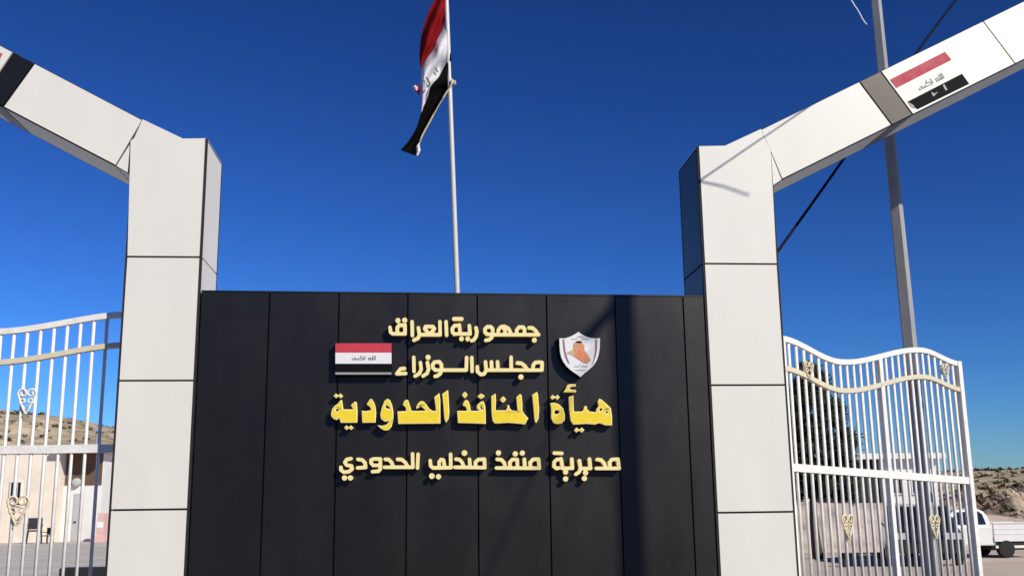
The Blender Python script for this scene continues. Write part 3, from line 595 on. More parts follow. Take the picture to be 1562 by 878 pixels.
# ------------------------------------------------------------------ flag and its pole
FY = 12.6
fp = empty('flagpole', at(700, 700, FY)); fp.location.z = 0
p0, p1 = at(697.3, 445, FY), at(681, 0, FY)
dv = (p1 - p0) / (p1.z - p0.z)
base = p0 - dv * p0.z; topp = p1 + dv * 0.75
fp.matrix_world = Matrix.Translation(base)
bpy.context.view_layer.update()
tag(fp, 'slim white flagpole behind the black sign wall, leaning a little', 'flagpole')
MB().tube([base + dv * 0.02, base + dv * 4.0, p1, topp], 0.037, 14, r1=0.026).build('pole', M_POLEW, fp, smooth=True)
MB().lathe(base, [(0.16, 0.0), (0.16, 0.02), (0.07, 0.03), (0.06, 0.12)], 'Z', 16).build('base_plate', M_STEEL, fp)
MB().lathe(topp, [(0.01, -0.02), (0.05, 0.0), (0.06, 0.04), (0.035, 0.08), (0.005, 0.1)], 'Z', 16).build('finial', M_GOLD, fp, smooth=True)
tie = at(691, 127, FY)
MB().lathe(tie, [(0.034, -0.03), (0.041, -0.025), (0.041, 0.025), (0.034, 0.03)], 'Z', 14).build('halyard_clamp', M_STEEL, fp, smooth=True)

def sample(L, t):
    u = t * (len(L) - 1); k = min(int(u), len(L) - 2); f = u - k
    # Catmull-Rom
    P = [L[max(0, min(len(L) - 1, k + d))] for d in (-1, 0, 1, 2)]
    return tuple(0.5 * ((2 * P[1][c]) + (-P[0][c] + P[2][c]) * f + (2 * P[0][c] - 5 * P[1][c] + 4 * P[2][c] - P[3][c]) * f * f + (-P[0][c] + 3 * P[1][c] - 3 * P[2][c] + P[3][c]) * f ** 3) for c in (0, 1))
flag = empty('flag', at(691, 127, FY)); tag(flag, 'limp red white and black flag hanging from the flagpole', 'flag')
# band edges from the hoist outwards, following the cloth as it hangs
C0 = [(677, -22), (664, -2), (653, 20), (645, 45), (641, 70), (640, 88), (642, 103)]
C1 = [(682, -8), (681, 20), (675, 42), (667, 58), (662, 73), (652, 87), (643, 104)]
C1b = [(683, 28), (675, 44), (667, 59), (661, 75), (650, 90), (644, 106), (643, 128), (644, 150), (643, 172)]
C2 = [(686, 82), (681, 96), (675, 108), (668, 120), (659, 130), (655, 140), (654, 150), (650, 161), (643, 173)]
C2b = [(687, 80), (680, 98), (670, 117), (658, 131), (653, 148), (643, 172), (636, 194), (624, 214), (611, 229)]
C3 = [(688, 84), (689, 108), (689, 128), (680, 143), (668, 162), (656, 185), (645, 205), (639, 220), (635, 238)]
def cloth(name, A, B, m, nu, nv, amp, ph, dy=0.0):
    s = MB(); rows = []
    for i in range(nu + 1):
        t = i / nu
        a, c = sample(A, t), sample(B, t)
        row = []
        for j in range(nv + 1):
            v = j / nv
            x, y = a[0] + (c[0] - a[0]) * v, a[1] + (c[1] - a[1]) * v
            dpt = amp * math.sin(ph + v * 7.0 + t * 2.0) * (0.35 + 0.65 * math.sin(math.pi * min(1, t + 0.15))) + 0.02 * math.sin(t * 14 + v * 5) + dy
            near_pole = min(1.0, abs(x - (681 + (y) * 0.0365)) / 14.0)
            row.append(s.bm.verts.new(at(x, y, FY + dpt * near_pole - 0.02)))
        rows.append(row)
    for r0, r1 in zip(rows, rows[1:]):
        for j in range(nv): s.bm.faces.new((r0[j], r0[j + 1], r1[j + 1], r1[j]))
    o = s.build(name, m, flag, smooth=True)
    md = o.modifiers.new('thickness', 'SOLIDIFY'); md.thickness = 0.004
    return o
cloth('red_band', C0, C1, M_FLAGR, 30, 14, 0.09, 0.4)
wb = cloth('white_band', C1b, C2, M_FLAGW, 36, 14, 0.08, 1.2)
bb = cloth('black_band', C2b, C3, M_FLAGB, 40, 14, 0.08, 2.2)
s = MB(); s.tube([at(*sample(C3, t / 20), FY - 0.055) for t in range(4, 21)], 0.012, 6); s.build('hem_rope', M_TAN, bb, smooth=True)
cloth('fly_corner', [(630, 131), (634, 137), (640, 146)], [(636, 129), (640, 133), (642, 138)], M_FLAGR, 6, 4, 0.03, 0.2, -0.03)
cloth('fly_corner', [(629, 133), (631, 137), (633, 140)], [(634, 130), (637, 133), (638, 137)], M_FLAGW, 6, 4, 0.03, 0.2, -0.06)
cloth('white_band', [(634, 226), (635, 231), (634, 238)], [(639, 218), (641, 229), (638, 237)], M_FLAGW, 8, 4, 0.02, 0.2, -0.05)
def ribbon(name, L, wpx, m, parent, off=-0.06):
    s = MB()
    for q in strokes(L, wpx):
        s.poly([at(*w, FY + off) for w in q])
    o = s.build(name, m, parent); md = o.modifiers.new('thickness', 'SOLIDIFY'); md.thickness = 0.004
    return o
ribbon('script', [((650, 118), (656, 127)), ((656, 127), (652, 133))], 2.2, M_GREEN, wb, -0.13)
ribbon('script', [((664, 104), (668, 111)), ((662, 110), (665, 115))], 2.0, M_GREEN, wb, -0.13)

# ------------------------------------------------------------------ gate leaves
def interp(L, s):
    for (a, za), (b_, zb) in zip(L, L[1:]):
        if s <= b_:
            t = (s - a) / (b_ - a); t = t * t * (3 - 2 * t)
            return za + (zb - za) * t
    return L[-1][1]
def gate_leaf(hinge, ang, sx, L, n, top, gapz, mid, label, bars_from, cream2=True, hz=(), stile=None, orn=()):
    """local x along the leaf, scaled by sx (+1 right, -1 left)"""
    root = empty('gate_leaf', hinge, ang)
    tag(root, label, 'gate', 'white ornamental gate leaves')
    Mw = root.matrix_world
    def W(s, y, z): return Mw @ Vector((s * sx, y, z))
    def bar(name, path, r, m, nn=6, par=root, y=0.0): return MB().tube([W(s, y, z) for s, z in path], r, nn).build(name, m, par, smooth=True)
    def flat(name, path, h, t, m, y=0.0):
        """flat rail of height h and thickness t along a path (s, z)"""
        q = MB(); rr = []
        for s, z in path:
            rr.append([q.bm.verts.new(W(s, y + dy, z + dz)) for dy, dz in ((-t / 2, -h / 2), (t / 2, -h / 2), (t / 2, h / 2), (-t / 2, h / 2))])
        for a, c in zip(rr, rr[1:]):
            for k in range(4): q.bm.faces.new((a[k], a[(k + 1) % 4], c[(k + 1) % 4], c[k]))
        q.bm.faces.new(rr[0]); q.bm.faces.new(rr[-1][::-1])
        return q.build(name, m, root)
    def post(name, s, z0, z1, w, m=M_GATEW):
        q = MB()
        v = [(s - w / 2, -w / 2), (s + w / 2, -w / 2), (s + w / 2, w / 2), (s - w / 2, w / 2)]
        a = [q.bm.verts.new(W(x, y, z0)) for x, y in v]; c = [q.bm.verts.new(W(x, y, z1)) for x, y in v]
        q.bm.faces.new(a[::-1]); q.bm.faces.new(c)
        for k in range(4): q.bm.faces.new((a[k], a[(k + 1) % 4], c[(k + 1) % 4], c[k]))
        return q.build(name, m, root)
    S = [i / 40 * L for i in range(41)]
    flat('top_rail', [(s, interp(top, s)) for s in S], 0.062, 0.055, M_GATEW)
    flat('wave_rail', [(s, interp(top, s) - gapz) for s in S], 0.055, 0.062, M_GATEC if cream2 else M_GATEW)
    mz = lambda s: mid[0] + (mid[1] - mid[0]) * s / L
    flat('middle_rail', [(0, mz(0)), (L, mz(L))], 0.085, 0.056, M_GATEW)
    flat('bottom_rail', [(0, 0.16), (L, 0.12)], 0.08, 0.056, M_GATEW)
    post('stile', 0.03, 0.08, interp(top, 0.03), 0.05)
    post('stile', L, 0.08, interp(top, L) + 0.03, 0.075)
    if stile: post('stile', stile, 0.08, interp(top, stile), 0.062)
    b0 = bars_from; step = (L - b0) / n
    for k in range(n):
        s = b0 + k * step
        if stile and abs(s - stile) < step * 0.45: continue
        bar('bar', [(s, 0.16), (s, interp(top, s))], 0.018, M_GATEW)
    for k, z in enumerate(hz):
        q = MB(); q.tube([W(-0.20, 0.0, z), W(0.05, 0.0, z)], 0.016, 8); q.build('hinge', M_GATEW, root)
    for (s0, z0, sc, m) in orn:
        o = MB()
        for sg in (-1, 1):
            path = []
            for i in range(26):
                t = i / 25
                a = math.radians(-90 + 520 * t)
                if t < 0.35:
                    u = t / 0.35
                    path.append((sg * sc * (0.02 + 0.42 * u ** 0.8), sc * (-0.75 + 0.95 * u)))
                else:
                    u = (t - 0.35) / 0.65
                    ang2 = u * math.radians(430); rr = 0.24 * (1 - 0.72 * u)
                    path.append((sg * sc * (0.44 - 0.24 + rr * math.cos(ang2) + 0.0), sc * (0.2 + rr * math.sin(ang2))))
            o.tube([W(s0 + dx, -0.035, z0 + dz) for dx, dz in path], sc * 0.04 + 0.003, 6)
            curl = []
            for i in range(18):
                u = i / 17; an = math.radians(-80 + 400 * u); rr = 0.17 * (1 - 0.6 * u)
                curl.append((sg * sc * (0.18 + rr * math.cos(an)), sc * (-0.18 + rr * math.sin(an))))
            o.tube([W(s0 + sg * sc * 0.02, -0.035, z0 - 0.6 * sc)] + [W(s0 + dx, -0.035, z0 + dz) for dx, dz in curl], sc * 0.034 + 0.002, 6)
        o.lathe(W(s0, -0.04, z0 - 0.78 * sc), [(0.002, -0.01), (0.02, -0.005), (0.02, 0.005), (0.002, 0.01)], 'Z', 10)
        o.build('ornament', m, root, smooth=True)
    return root
RT = [(0.0, 3.40), (0.95, 3.195), (2.52, 3.44), (3.24, 3.315)]
gate_leaf((4.0, 11.3, 0), math.radians(28), 1, 3.24, 26, RT, 0.335, (1.975, 1.835), 'white wavy-topped gate leaf standing open beside the lamp post', 0.125,
          hz=(3.27, 2.68, 2.07, 1.42, 0.97), stile=1.68, orn=[(0.40, 3.09, 0.17, M_GATEC), (2.93, 3.22, 0.16, M_GATEC), (0.86, 1.36, 0.22, M_GOLD), (2.42, 1.33, 0.22, M_GOLD)])
LT = [(0.0, 3.64), (1.45, 3.45), (2.9, 3.70), (3.6, 3.58)]
gate_leaf((-3.05, 11.2, 0), 0.0, -1, 3.50, 24, LT, 0.325, (2.235, 2.215), 'white gate leaf with scroll ornaments, in front of the cream building', 0.284,
          hz=(3.3, 2.24, 1.2), cream2=True, orn=[(1.03, 2.76, 0.21, M_GATEW), (1.03, 1.66, 0.24, M_GOLD)])

# ------------------------------------------------------------------ lamp post, cables
lx, ly = 6.34, 13.0
lp = empty('lamp_post', (lx, ly, 0)); tag(lp, 'tall grey steel lamp post behind the open gate leaf', 'lamp post')
q = MB(); rings = []
for z, hd_ in ((0.02, 0.108), (4.0, 0.096), (8.4, 0.074), (10.4, 0.064)):
    cx = lx + 0.02 - 0.0068 * z
    ring = []
    for k in range(4):                       # square tapered tube, an edge towards the gate
        for da in (-9, 9):
            a_ = math.radians(-84 + 90 * k + da)
            ring.append(q.bm.verts.new((cx + hd_ * math.cos(a_), ly + hd_ * math.sin(a_), z)))
    rings.append(ring)
for r0, r1 in zip(rings, rings[1:]):
    for k in range(8): q.bm.faces.new((r0[k], r0[(k + 1) % 8], r1[(k + 1) % 8], r1[k]))
q.bm.faces.new(rings[0][::-1]); q.bm.faces.new(rings[-1])
q.build('pole', M_STEEL, lp)
MB().box((lx - 0.22, ly - 0.22, 0), (lx + 0.22, ly + 0.22, 0.03)).build('base_plate', M_STEEL, lp)
MB().tube([(lx - 0.05, ly, 10.3), (lx - 0.4, ly, 10.75), (lx - 1.1, ly, 10.95)], 0.035, 10).build('arm', M_STEEL, lp, smooth=True)
b = MB(); b.box((lx - 1.75, ly - 0.14, 10.9), (lx - 1.05, ly + 0.14, 11.03)); b.bevel(0.04); hd = b.build('lamp_head', M_STEEL, lp)
MB().box((lx - 1.68, ly - 0.11, 10.885), (lx - 1.2, ly + 0.11, 10.9)).build('lens', M_LAMP, hd)

c0, c1, c2_, c3 = at(1490, -42, 14.0), at(1400, 78, 13.6), at(1290, 238, 12.6), at(1160, 420, 11.80)
def curve_pts(P, n=30):
    r = []
    for i in range(n + 1):
        u = i / n * (len(P) - 1); k = min(int(u), len(P) - 2); f = u - k
        Q = [P[max(0, min(len(P) - 1, k + d))] for d in (-1, 0, 1, 2)]
        r.append(0.5 * ((2 * Q[1]) + (Q[2] - Q[0]) * f + (2 * Q[0] - 5 * Q[1] + 4 * Q[2] - Q[3]) * f * f + (3 * Q[1] - Q[0] - 3 * Q[2] + Q[3]) * f ** 3))
    return r
far_end = c0 + (c0 - c1) * 3
cb = MB(); cb.tube(curve_pts([far_end, c0, c1, c2_, c3], 40), 0.019, 8)
tag(cb.build('cable', M_CABLE, smooth=True), 'thick dark cable slanting down behind the pillar and beam', 'cable')
w0 = [Vector((lx - 0.03, ly, 9.6)), Vector((lx - 0.25, ly - 0.1, 9.3)), at(1290, -20, 12.9), at(1300, 3, 12.9), at(1309, 17, 12.9), at(1316, 30, 12.9), at(1322, 38, 12.9)]
cb = MB(); cb.tube(curve_pts(w0, 40), 0.010, 6)
tag(cb.build('loose_wire', M_WIREW, smooth=True), 'thin white loose wire dangling beside the lamp post', 'wire')

# utility pole on the approach side, right of the camera: its shadow and its wires' shadows fall on the gate
def sunward(x, z, t): return Vector((x, D, z)) + Vector((math.tan(SUN_AZ), -1.0, math.tan(SUN_EL) / math.cos(SUN_AZ))) * t
T = 8.5
pb = sunward(2.17, 0.0, T)
up = empty('utility_pole', (pb.x, pb.y, 0)); tag(up, 'wooden utility pole on the approach road, its shadow falling on the sign wall', 'utility pole')
MB().tube([(pb.x + 0.03, pb.y, 0), (pb.x, pb.y, 6), (pb.x - 0.02, pb.y, 11.4)], 0.125, 16, r1=0.10).build('pole', M_BARK, up, smooth=True)
MB().box((pb.x - 0.03, pb.y - 0.6, 11.0), (pb.x + 0.03, pb.y + 0.6, 11.1)).build('crossarm', M_BARK, up)
a0 = sunward(2.17, 4.53, T); nd = sunward(3.045, 5.10, 2.3); a1 = Vector((8.72, D + 0.2, 8.95))
cb = MB(); cb.tube([a0, (a0 + nd) / 2 + Vector((0, 0, -0.05)), nd, nd + (a1 - nd) * 0.25, nd + (a1 - nd) * 0.6, a1], 0.0105, 6); cb.build('service_wire', M_CABLE, up, smooth=True)
tl = sunward(3.60, 4.945, 3.4)
cb = MB(); cb.tube([nd, (nd + tl) / 2 + Vector((0, 0, 0.02)), tl], 0.010, 6); cb.build('wire_tail', M_CABLE, up, smooth=True)
s0_ = sunward(2.05, 3.80, T); s1_ = sunward(0.70, 1.02, T); dd = s1_ - s0_
cb = MB(); cb.tube([s0_, s1_, s0_ + dd * (s0_.z / -dd.z)], 0.011, 6); cb.build('guy_wire', M_CABLE, up, smooth=True)

# ------------------------------------------------------------------ cream building beyond the left gate leaf
BY = 60.0
def P2(px, py, Y=BY): return at(px, py, Y)
bl = empty('cream_building', (P2(40, 820).x, BY + 4, 0)); tag(bl, 'cream single-storey building with a shaded porch beyond the left gate leaf', 'building')
xr = P2(146, 780).x; xl = P2(-260, 780).x
xp = P2(92, 700).x                       # the recessed porch starts here
zr = P2(60, 690).z
b = MB(); b.box((xl, BY, 0), (xp, BY + 9, zr)); b.build('wall', M_PLAST, bl)
b = MB(); b.box((xp + 0.002, BY + 0.9, 0), (xr, BY + 9, zr - 0.02)); b.build('porch_wall', M_WWALL, bl)
b = MB(); b.box((xp - 0.25, BY - 0.55, zr + 0.003), (xr + 0.45, BY + 9.2, zr + 0.26)); b.build('roof_slab', M_PLAST, bl)
b = MB(); b.box((xl - 0.3, BY - 0.12, zr + 0.003), (xp - 0.252, BY + 9.2, zr + 0.2)); b.build('parapet', M_PLAST, bl)
zc = P2(100, 739).z
b = MB(); b.box((xp + 0.05, BY + 0.86, zc), (xr - 0.05, BY + 0.898, zr - 0.03)); b.build('porch_brown_sheet', M_BROWN, bl)  # dark brown sheet over the upper part of the porch wall
def window(root, x0, z0, x1, z1, y, bars):
    w = MB(); w.box((x0, y - 0.04, z0), (x1, y - 0.015, z1)); wo = w.build('window', M_GLASS, root)
    f = MB(); t = 0.06
    f.box((x0 - t, y - 0.09, z0 - t), (x0, y - 0.002, z1 + t)); f.box((x1, y - 0.09, z0 - t), (x1 + t, y - 0.002, z1 + t))
    f.box((x0, y - 0.09, z0 - t), (x1, y - 0.002, z0)); f.box((x0, y - 0.09, z1), (x1, y - 0.002, z1 + t))
    f.build('frame', M_WWALL, wo)
    for k in range(bars):
        x = x0 + (x1 - x0) * (k + 1) / (bars + 1)
        q = MB(); q.tube([(x, y - 0.08, z0), (x, y - 0.08, z1)], 0.018, 6); q.build('bar', M_WWALL, wo)
    return wo
a, c = P2(15, 770), P2(33, 735); window(bl, a.x, a.z, c.x, c.z, BY, 2)
a, c = P2(-70, 770), P2(-50, 735); window(bl, a.x, a.z, c.x, c.z, BY, 2)
a, c = P2(109, 818, BY + .9), P2(126, 752, BY + .9)
dr = MB(); dr.box((a.x, BY + 0.85, 0.02), (c.x, BY + 0.898, c.z)); do = dr.build('door', M_DOOR, bl)
dr = MB(); dr.box((a.x + 0.08, BY + 0.80, 1.0), (a.x + 0.2, BY + 0.849, 1.08)); dr.build('handle', M_CORE, do)
q = P2(117, 735, BY + .8)
b = MB(); b.lathe((q.x, BY + 0.7, q.z), [(0.1, -0.1), (0.22, -0.06), (0.25, 0.1), (0.1, 0.15)], 'Y', 14); b.build('wall_lamp', M_DOOR, bl)

# two plastic chairs before the building
def chair(px, py, Y, rz, h, label):
    p = at(px, py, Y)
    r = empty('chair', (p.x, p.y, 0.006), rz); tag(r, label, 'chair', 'black chairs before the cream building')
    Mw = r.matrix_world
    s = h / 0.9
    MB().box((-0.24 * s, -0.22 * s, 0.42 * s), (0.24 * s, 0.24 * s, 0.47 * s), Mw).build('seat', M_CHAIR, r)
    b = MB(); b.box((-0.24 * s, 0.2 * s, 0.5 * s), (0.24 * s, 0.26 * s, 0.9 * s), Mw); b.build('backrest', M_CHAIR, r)
    for sx in (-1, 1):
        for sy in (-1, 1):
            MB().tube([Mw @ Vector((sx * 0.25 * s, sy * 0.23 * s, 0)), Mw @ Vector((sx * 0.21 * s, sy * 0.2 * s, 0.43 * s if sy < 0 else 0.55 * s))], 0.026 * s, 6).build('leg', M_CHAIR, r)
        MB().box((sx * 0.25 * s - 0.02, -0.2 * s, 0.62 * s), (sx * 0.25 * s + 0.02, 0.2 * s, 0.66 * s), Mw).build('armrest', M_CHAIR, r)
chair(52, 822, 57.5, 0.35, 1.30, 'tall black chair against the cream wall under the window bars')
chair(72, 822, 57.2, -0.4, 0.80, 'low black stool-like chair, the one nearer the porch')
# road barrier by the embankment
p = at(153, 822, 58.5)
rb = empty('road_barrier', (p.x, 58.5, 0)); tag(rb, 'faded red plastic road barrier beside the cream building', 'barrier')
MB().prism([(p.x - 0.30, 0.01), (p.x + 0.30, 0.01), (p.x + 0.2, 0.4), (p.x + 0.14, 1.5), (p.x - 0.14, 1.5), (p.x - 0.2, 0.4)], 58.3, 59.3).build('body', M_PINK, rb)
MB().prism([(p.x - 0.165, 0.75), (p.x + 0.165, 0.75), (p.x + 0.155, 1.05), (p.x - 0.155, 1.05)], 58.285, 59.315).build('white_stripe', M_WPRINT, rb)
ridge('embankment', [(118, 742), (140, 715), (160, 696), (190, 690), (240, 700), (300, 715)], 74, 8, M_BANK, 'brown earth embankment beside the cream building', 0.5, 0.3)
# small utility mast on the skyline behind the building
p = at(146, 690, 76); t_ = at(146, 652, 76)
m_ = empty('street_mast', (p.x, 76, 0)); tag(m_, 'short thin mast on the skyline behind the cream building', 'mast')
MB().tube([(p.x, 76, 0), (p.x, 76, t_.z)], 0.06, 8).build('pole', M_STEEL, m_)
MB().box((p.x - 0.25, 75.8, t_.z - 0.25), (p.x + 0.2, 76.1, t_.z)).build('lamp_head', M_STEEL, m_)
# low dark box on the ground beyond the left leaf
p = at(90, 866, 26); q = at(176, 864, 26)
b = MB(); b.box((p.x, 26, 0), (q.x + 2.0, 26.5, p.z + 0.0)); b.bevel(0.03)
tag(b.build('low_dark_box', M_CHAIR), 'low dark box beyond the left gate leaf', 'wall')

# ------------------------------------------------------------------ white block building behind the right gate leaf
WY = 52.0
wb_ = empty('white_building', (at(1350, 760, WY).x, WY + 3, 0)); tag(wb_, 'long white flat-roofed building with a bay filled dark for shade, behind the right gate leaf', 'building')
x0, x1, x2, x3 = (at(v, 760, WY).x for v in (1120, 1244, 1348, 1432))
z1 = at(1360, 700, WY).z
MB().box((x0, WY, 0), (x1, WY + 6, z1)).build('wall', M_WWALL, wb_)
MB().box((x2, WY, 0), (x3, WY + 6, z1)).build('wall', M_WWALL, wb_)
MB().box((x1 + .002, WY + 0.35, 0), (x2 - .002, WY + 6, z1)).build('bay_shade', M_CORE, wb_)  # dark infill close to the front, painting the shade inside the bay
MB().box((x0 - 0.3, WY - 0.6, z1 + 0.003), (x3 + 0.3, WY + 6.2, z1 + 0.28)).build('roof_slab', M_WWALL, wb_)
for v in (1362, 1392):
    a, c = at(v, 752, WY), at(v + 14, 722, WY); window(wb_, a.x, a.z, c.x, c.z, WY, 1)
for v in (1180, 1217):
    a, c = at(v, 752, WY), at(v + 14, 722, WY); window(wb_, a.x, a.z, c.x, c.z, WY, 1)
ridge('earth_mound', [(1080, 772), (1180, 768), (1260, 766), (1340, 767), (1420, 770), (1500, 785), (1600, 800)], 44, 9, M_DIRT, 'low pale mound of earth before the white building', 0.25, 0.4)
# far flat shed on the hill
p = at(1527, 726, 150); q = at(1640, 718, 150)
fs_ = empty('far_shed', (p.x, 152, 0)); tag(fs_, 'long low dark shed far off on the hilltop', 'shed')
MB().box((p.x, 150, p.z - 6), (q.x, 156, p.z + 0.2)).build('wall', M_CORE, fs_)
MB().box((p.x - 0.6, 149.4, p.z + 0.203), (q.x, 156.5, p.z + 0.8)).build('roof', M_WWALL, fs_)

# ------------------------------------------------------------------ tree
def tree(px, Yt, lean, spans, label, seed, nclump, nleaf):
    rnd = random.Random(seed)
    g0 = at(px, 800, Yt)
    r = empty('tree', (g0.x, Yt, 0)); tag(r, label, 'tree')
    top = at(px, spans[0][0], Yt).z
    t = MB()
    trunk = [Vector((g0.x + lean * z / top, Yt + 0.1 * math.sin(z * 2), z)) for z in [0, .4, 1.0, 1.8, 2.8, top * .8]]
    t.tube(trunk, 0.17, 10, r1=0.03)
    for k in range(16):
        z = rnd.uniform(0.9, top * 0.8); a = rnd.uniform(0, 6.28)
        s = Vector((g0.x + lean * z / top, Yt, z)); L_ = rnd.uniform(0.5, 1.1)
        e = s + Vector((math.cos(a) * L_, math.sin(a) * L_, rnd.uniform(.3, .8)))
        t.tube([s, (s + e) / 2 + Vector((0, 0, .08)), e], 0.045, 6, r1=0.012)
    t.build('trunk', M_BARK, r, smooth=True)
    # crown: clumps of small leaves following the outline of the crown at each height
    c = MB(); bmv = c.bm
    ys = [s[0] for s in spans]
    for k in range(nclump):
        y = rnd.uniform(ys[0], ys[-1])
        for (ya, la, ra), (yb, lb, rb_) in zip(spans, spans[1:]):
            if ya <= y <= yb:
                f = (y - ya) / (yb - ya); l = la + (lb - la) * f; rr = ra + (rb_ - ra) * f
        x = rnd.uniform(l, rr)
        if rnd.random() < .5: x = l + (rr - l) * (0.5 + 0.5 * rnd.choice((-1, 1)) * rnd.random() ** 0.45)
        half = (rr - l) / 2 / FPX * Yt
        u = 2 * (x - l) / max(1e-3, (rr - l)) - 1
        dy = rnd.uniform(-1, 1) * half * math.sqrt(max(0, 1 - u * u))
        cc = at(x, y, Yt) + Vector((0, dy, 0))
        cr = rnd.uniform(0.10, 0.34) * (0.75 + 0.5 * rnd.random())
        for j in range(nleaf):
            d = Vector((rnd.gauss(0, 1), rnd.gauss(0, 1), rnd.gauss(0, .8))).normalized() * cr * rnd.random() ** 0.5
            q = cc + d; sz = rnd.uniform(0.022, 0.05)
            ax = Vector((rnd.gauss(0, 1), rnd.gauss(0, 1), rnd.gauss(0, 1))).normalized()
            bx = ax.orthogonal().normalized(); nx = ax.cross(bx)
            c.poly([q - ax * sz * 1.6, q + bx * sz * .6, q + ax * sz * 1.6, q - bx * sz * .6])
    c.build('crown', M_LEAF, r)
tree(1245, 30.0, -0.2, [(560, 1226, 1236), (578, 1220, 1262), (600, 1208, 1250), (622, 1203, 1286), (648, 1204, 1280), (672, 1200, 1304), (700, 1203, 1296), (722, 1204, 1308), (762, 1208, 1300)], 'dense dark evergreen tree behind the gate leaf, close to the pillar', 3, 520, 75)
tree(1190, 33.0, 0.1, [(590, 1186, 1200), (640, 1165, 1222), (690, 1160, 1230), (740, 1168, 1222)], 'dark tree mostly hidden behind the right pillar', 5, 160, 50)

# ------------------------------------------------------------------ vehicles
def vehicle(name, cat, label, loc, rz, body_m, prof, wid, cabin, wheels, glass, sc=1.0):
    """local x forward, y left, z up. prof: side outline (x,z) of the lower body; cabin: roof outline"""
    r = empty(name, loc, rz); tag(r, label, cat, 'parked vehicles behind the gate')
    Mw = r.matrix_world.copy() @ Matrix.Scale(sc, 4)
    def T(v): return Mw @ Vector(v)
    def slab(nm, pts, y0, y1, m, par=r, bev=0.0, inset=0.0, zmid=None):
        s = MB(); n = len(pts)
        def yy(y, z):
            if inset and zmid is not None and z > zmid: return y * (1 - inset * (z - zmid))
            return y
        va = [s.bm.verts.new((x, yy(y0, z), z)) for x, z in pts]; vb = [s.bm.verts.new((x, yy(y1, z), z)) for x, z in pts]
        s.bm.faces.new(va); s.bm.faces.new(vb[::-1])
        for k in range(n): s.bm.faces.new((va[k], vb[k], vb[(k + 1) % n], va[(k + 1) % n]))
        if bev:
            bmesh.ops.recalc_face_normals(s.bm, faces=s.bm.faces)
            s.bevel(bev, 2)
        bmesh.ops.transform(s.bm, matrix=Mw, verts=s.bm.verts)
        return s.build(nm, m, par, smooth=False)
    h = wid / 2
    body = slab('body', prof, -h, h, body_m, bev=0.05)
    cb_ = slab('cabin', cabin, -h + 0.05, h - 0.05, body_m, bev=0.04, inset=0.22, zmid=cabin[0][1])
    zb = cabin[0][1]
    for side in (-1, 1):
        for g_ in glass['side']:
            s = MB(); vs = []
            for x, z in g_:
                y = side * ((h - 0.05) * (1 - 0.22 * (z - zb)) + 0.004)
                vs.append(T((x, y, z)))
            s.poly(vs); o = s.build('side_window', M_GLASS, cb_)
            md = o.modifiers.new('t', 'SOLIDIFY'); md.thickness = 0.006; md.offset = 0
    for nm in ('front', 'rear'):
        (xa, za), (xb, zb2) = glass[nm]
        sx = 1 if nm == 'front' else -1
        s = MB()
        ya = (h - 0.05) * (1 - 0.22 * (za - zb)) - 0.08; yb = (h - 0.05) * (1 - 0.22 * (zb2 - zb)) - 0.08
        s.poly([T((xa + sx * 0.012, -ya, za)), T((xa + sx * 0.012, ya, za)), T((xb + sx * 0.012, yb, zb2)), T((xb + sx * 0.012, -yb, zb2))])
        o = s.build('windscreen' if nm == 'front' else 'rear_window', M_GLASS, cb_)
        md = o.modifiers.new('t', 'SOLIDIFY'); md.thickness = 0.006; md.offset = 0
    for x, rad in wheels:
        for side in (-1, 1):
            s = MB(); s.lathe((x, side * (h - 0.10), rad), [(rad * 0.62, -0.11), (rad * 0.93, -0.11), (rad, -0.07), (rad, 0.07), (rad * 0.93, 0.11), (rad * 0.62, 0.11)], 'Y', 24)
            bmesh.ops.transform(s.bm, matrix=Mw, verts=s.bm.verts)
            w = s.build('wheel', M_TYRE, r, smooth=False)
            s = MB(); s.lathe((x, side * (h + 0.012), rad), [(rad * 0.6, -0.03), (rad * 0.6, 0.0), (rad * 0.5, 0.005 * side), (rad * 0.12, -0.02 * side)], 'Y', 20)
            bmesh.ops.transform(s.bm, matrix=Mw, verts=s.bm.verts)
            s.build('rim', M_RIM if body_m is M_CARD else M_CORE, w)
    xf = max(x for x, z in prof); xb = min(x for x, z in prof); zl = sum(z for x, z in prof if x > xf - 0.1) / max(1, len([1 for x, z in prof if x > xf - 0.1]))
    for side in (-1, 1):
        s = MB(); s.box((xf - 0.03, side * h * 0.72 - 0.2, 0.66), (xf + 0.012, side * h * 0.72 + 0.2, 0.82), Mw); s.build('headlight', M_LAMP, r)
        s = MB(); s.box((xb - 0.012, side * h * 0.86 - 0.09, 0.72), (xb + 0.03, side * h * 0.86 + 0.09, 0.98), Mw); s.build('tail_light', M_TAIL, r)
    s = MB(); s.box((xf - 0.02, -h * 0.4, 0.62), (xf + 0.014, h * 0.4, 0.8), Mw); s.build('grille', M_CORE, r)
    s = MB(); s.box((xf - 0.1, -h * 0.95, 0.36), (xf + 0.07, h * 0.95, 0.56), Mw); s.build('bumper', body_m, r)
    s = MB(); s.box((xb - 0.09, -h * 0.95, 0.42), (xb + 0.1, h * 0.95, 0.56), Mw); s.build('bumper', M_RIM, r)
    return r
p = at(1404, 855, 27.5)
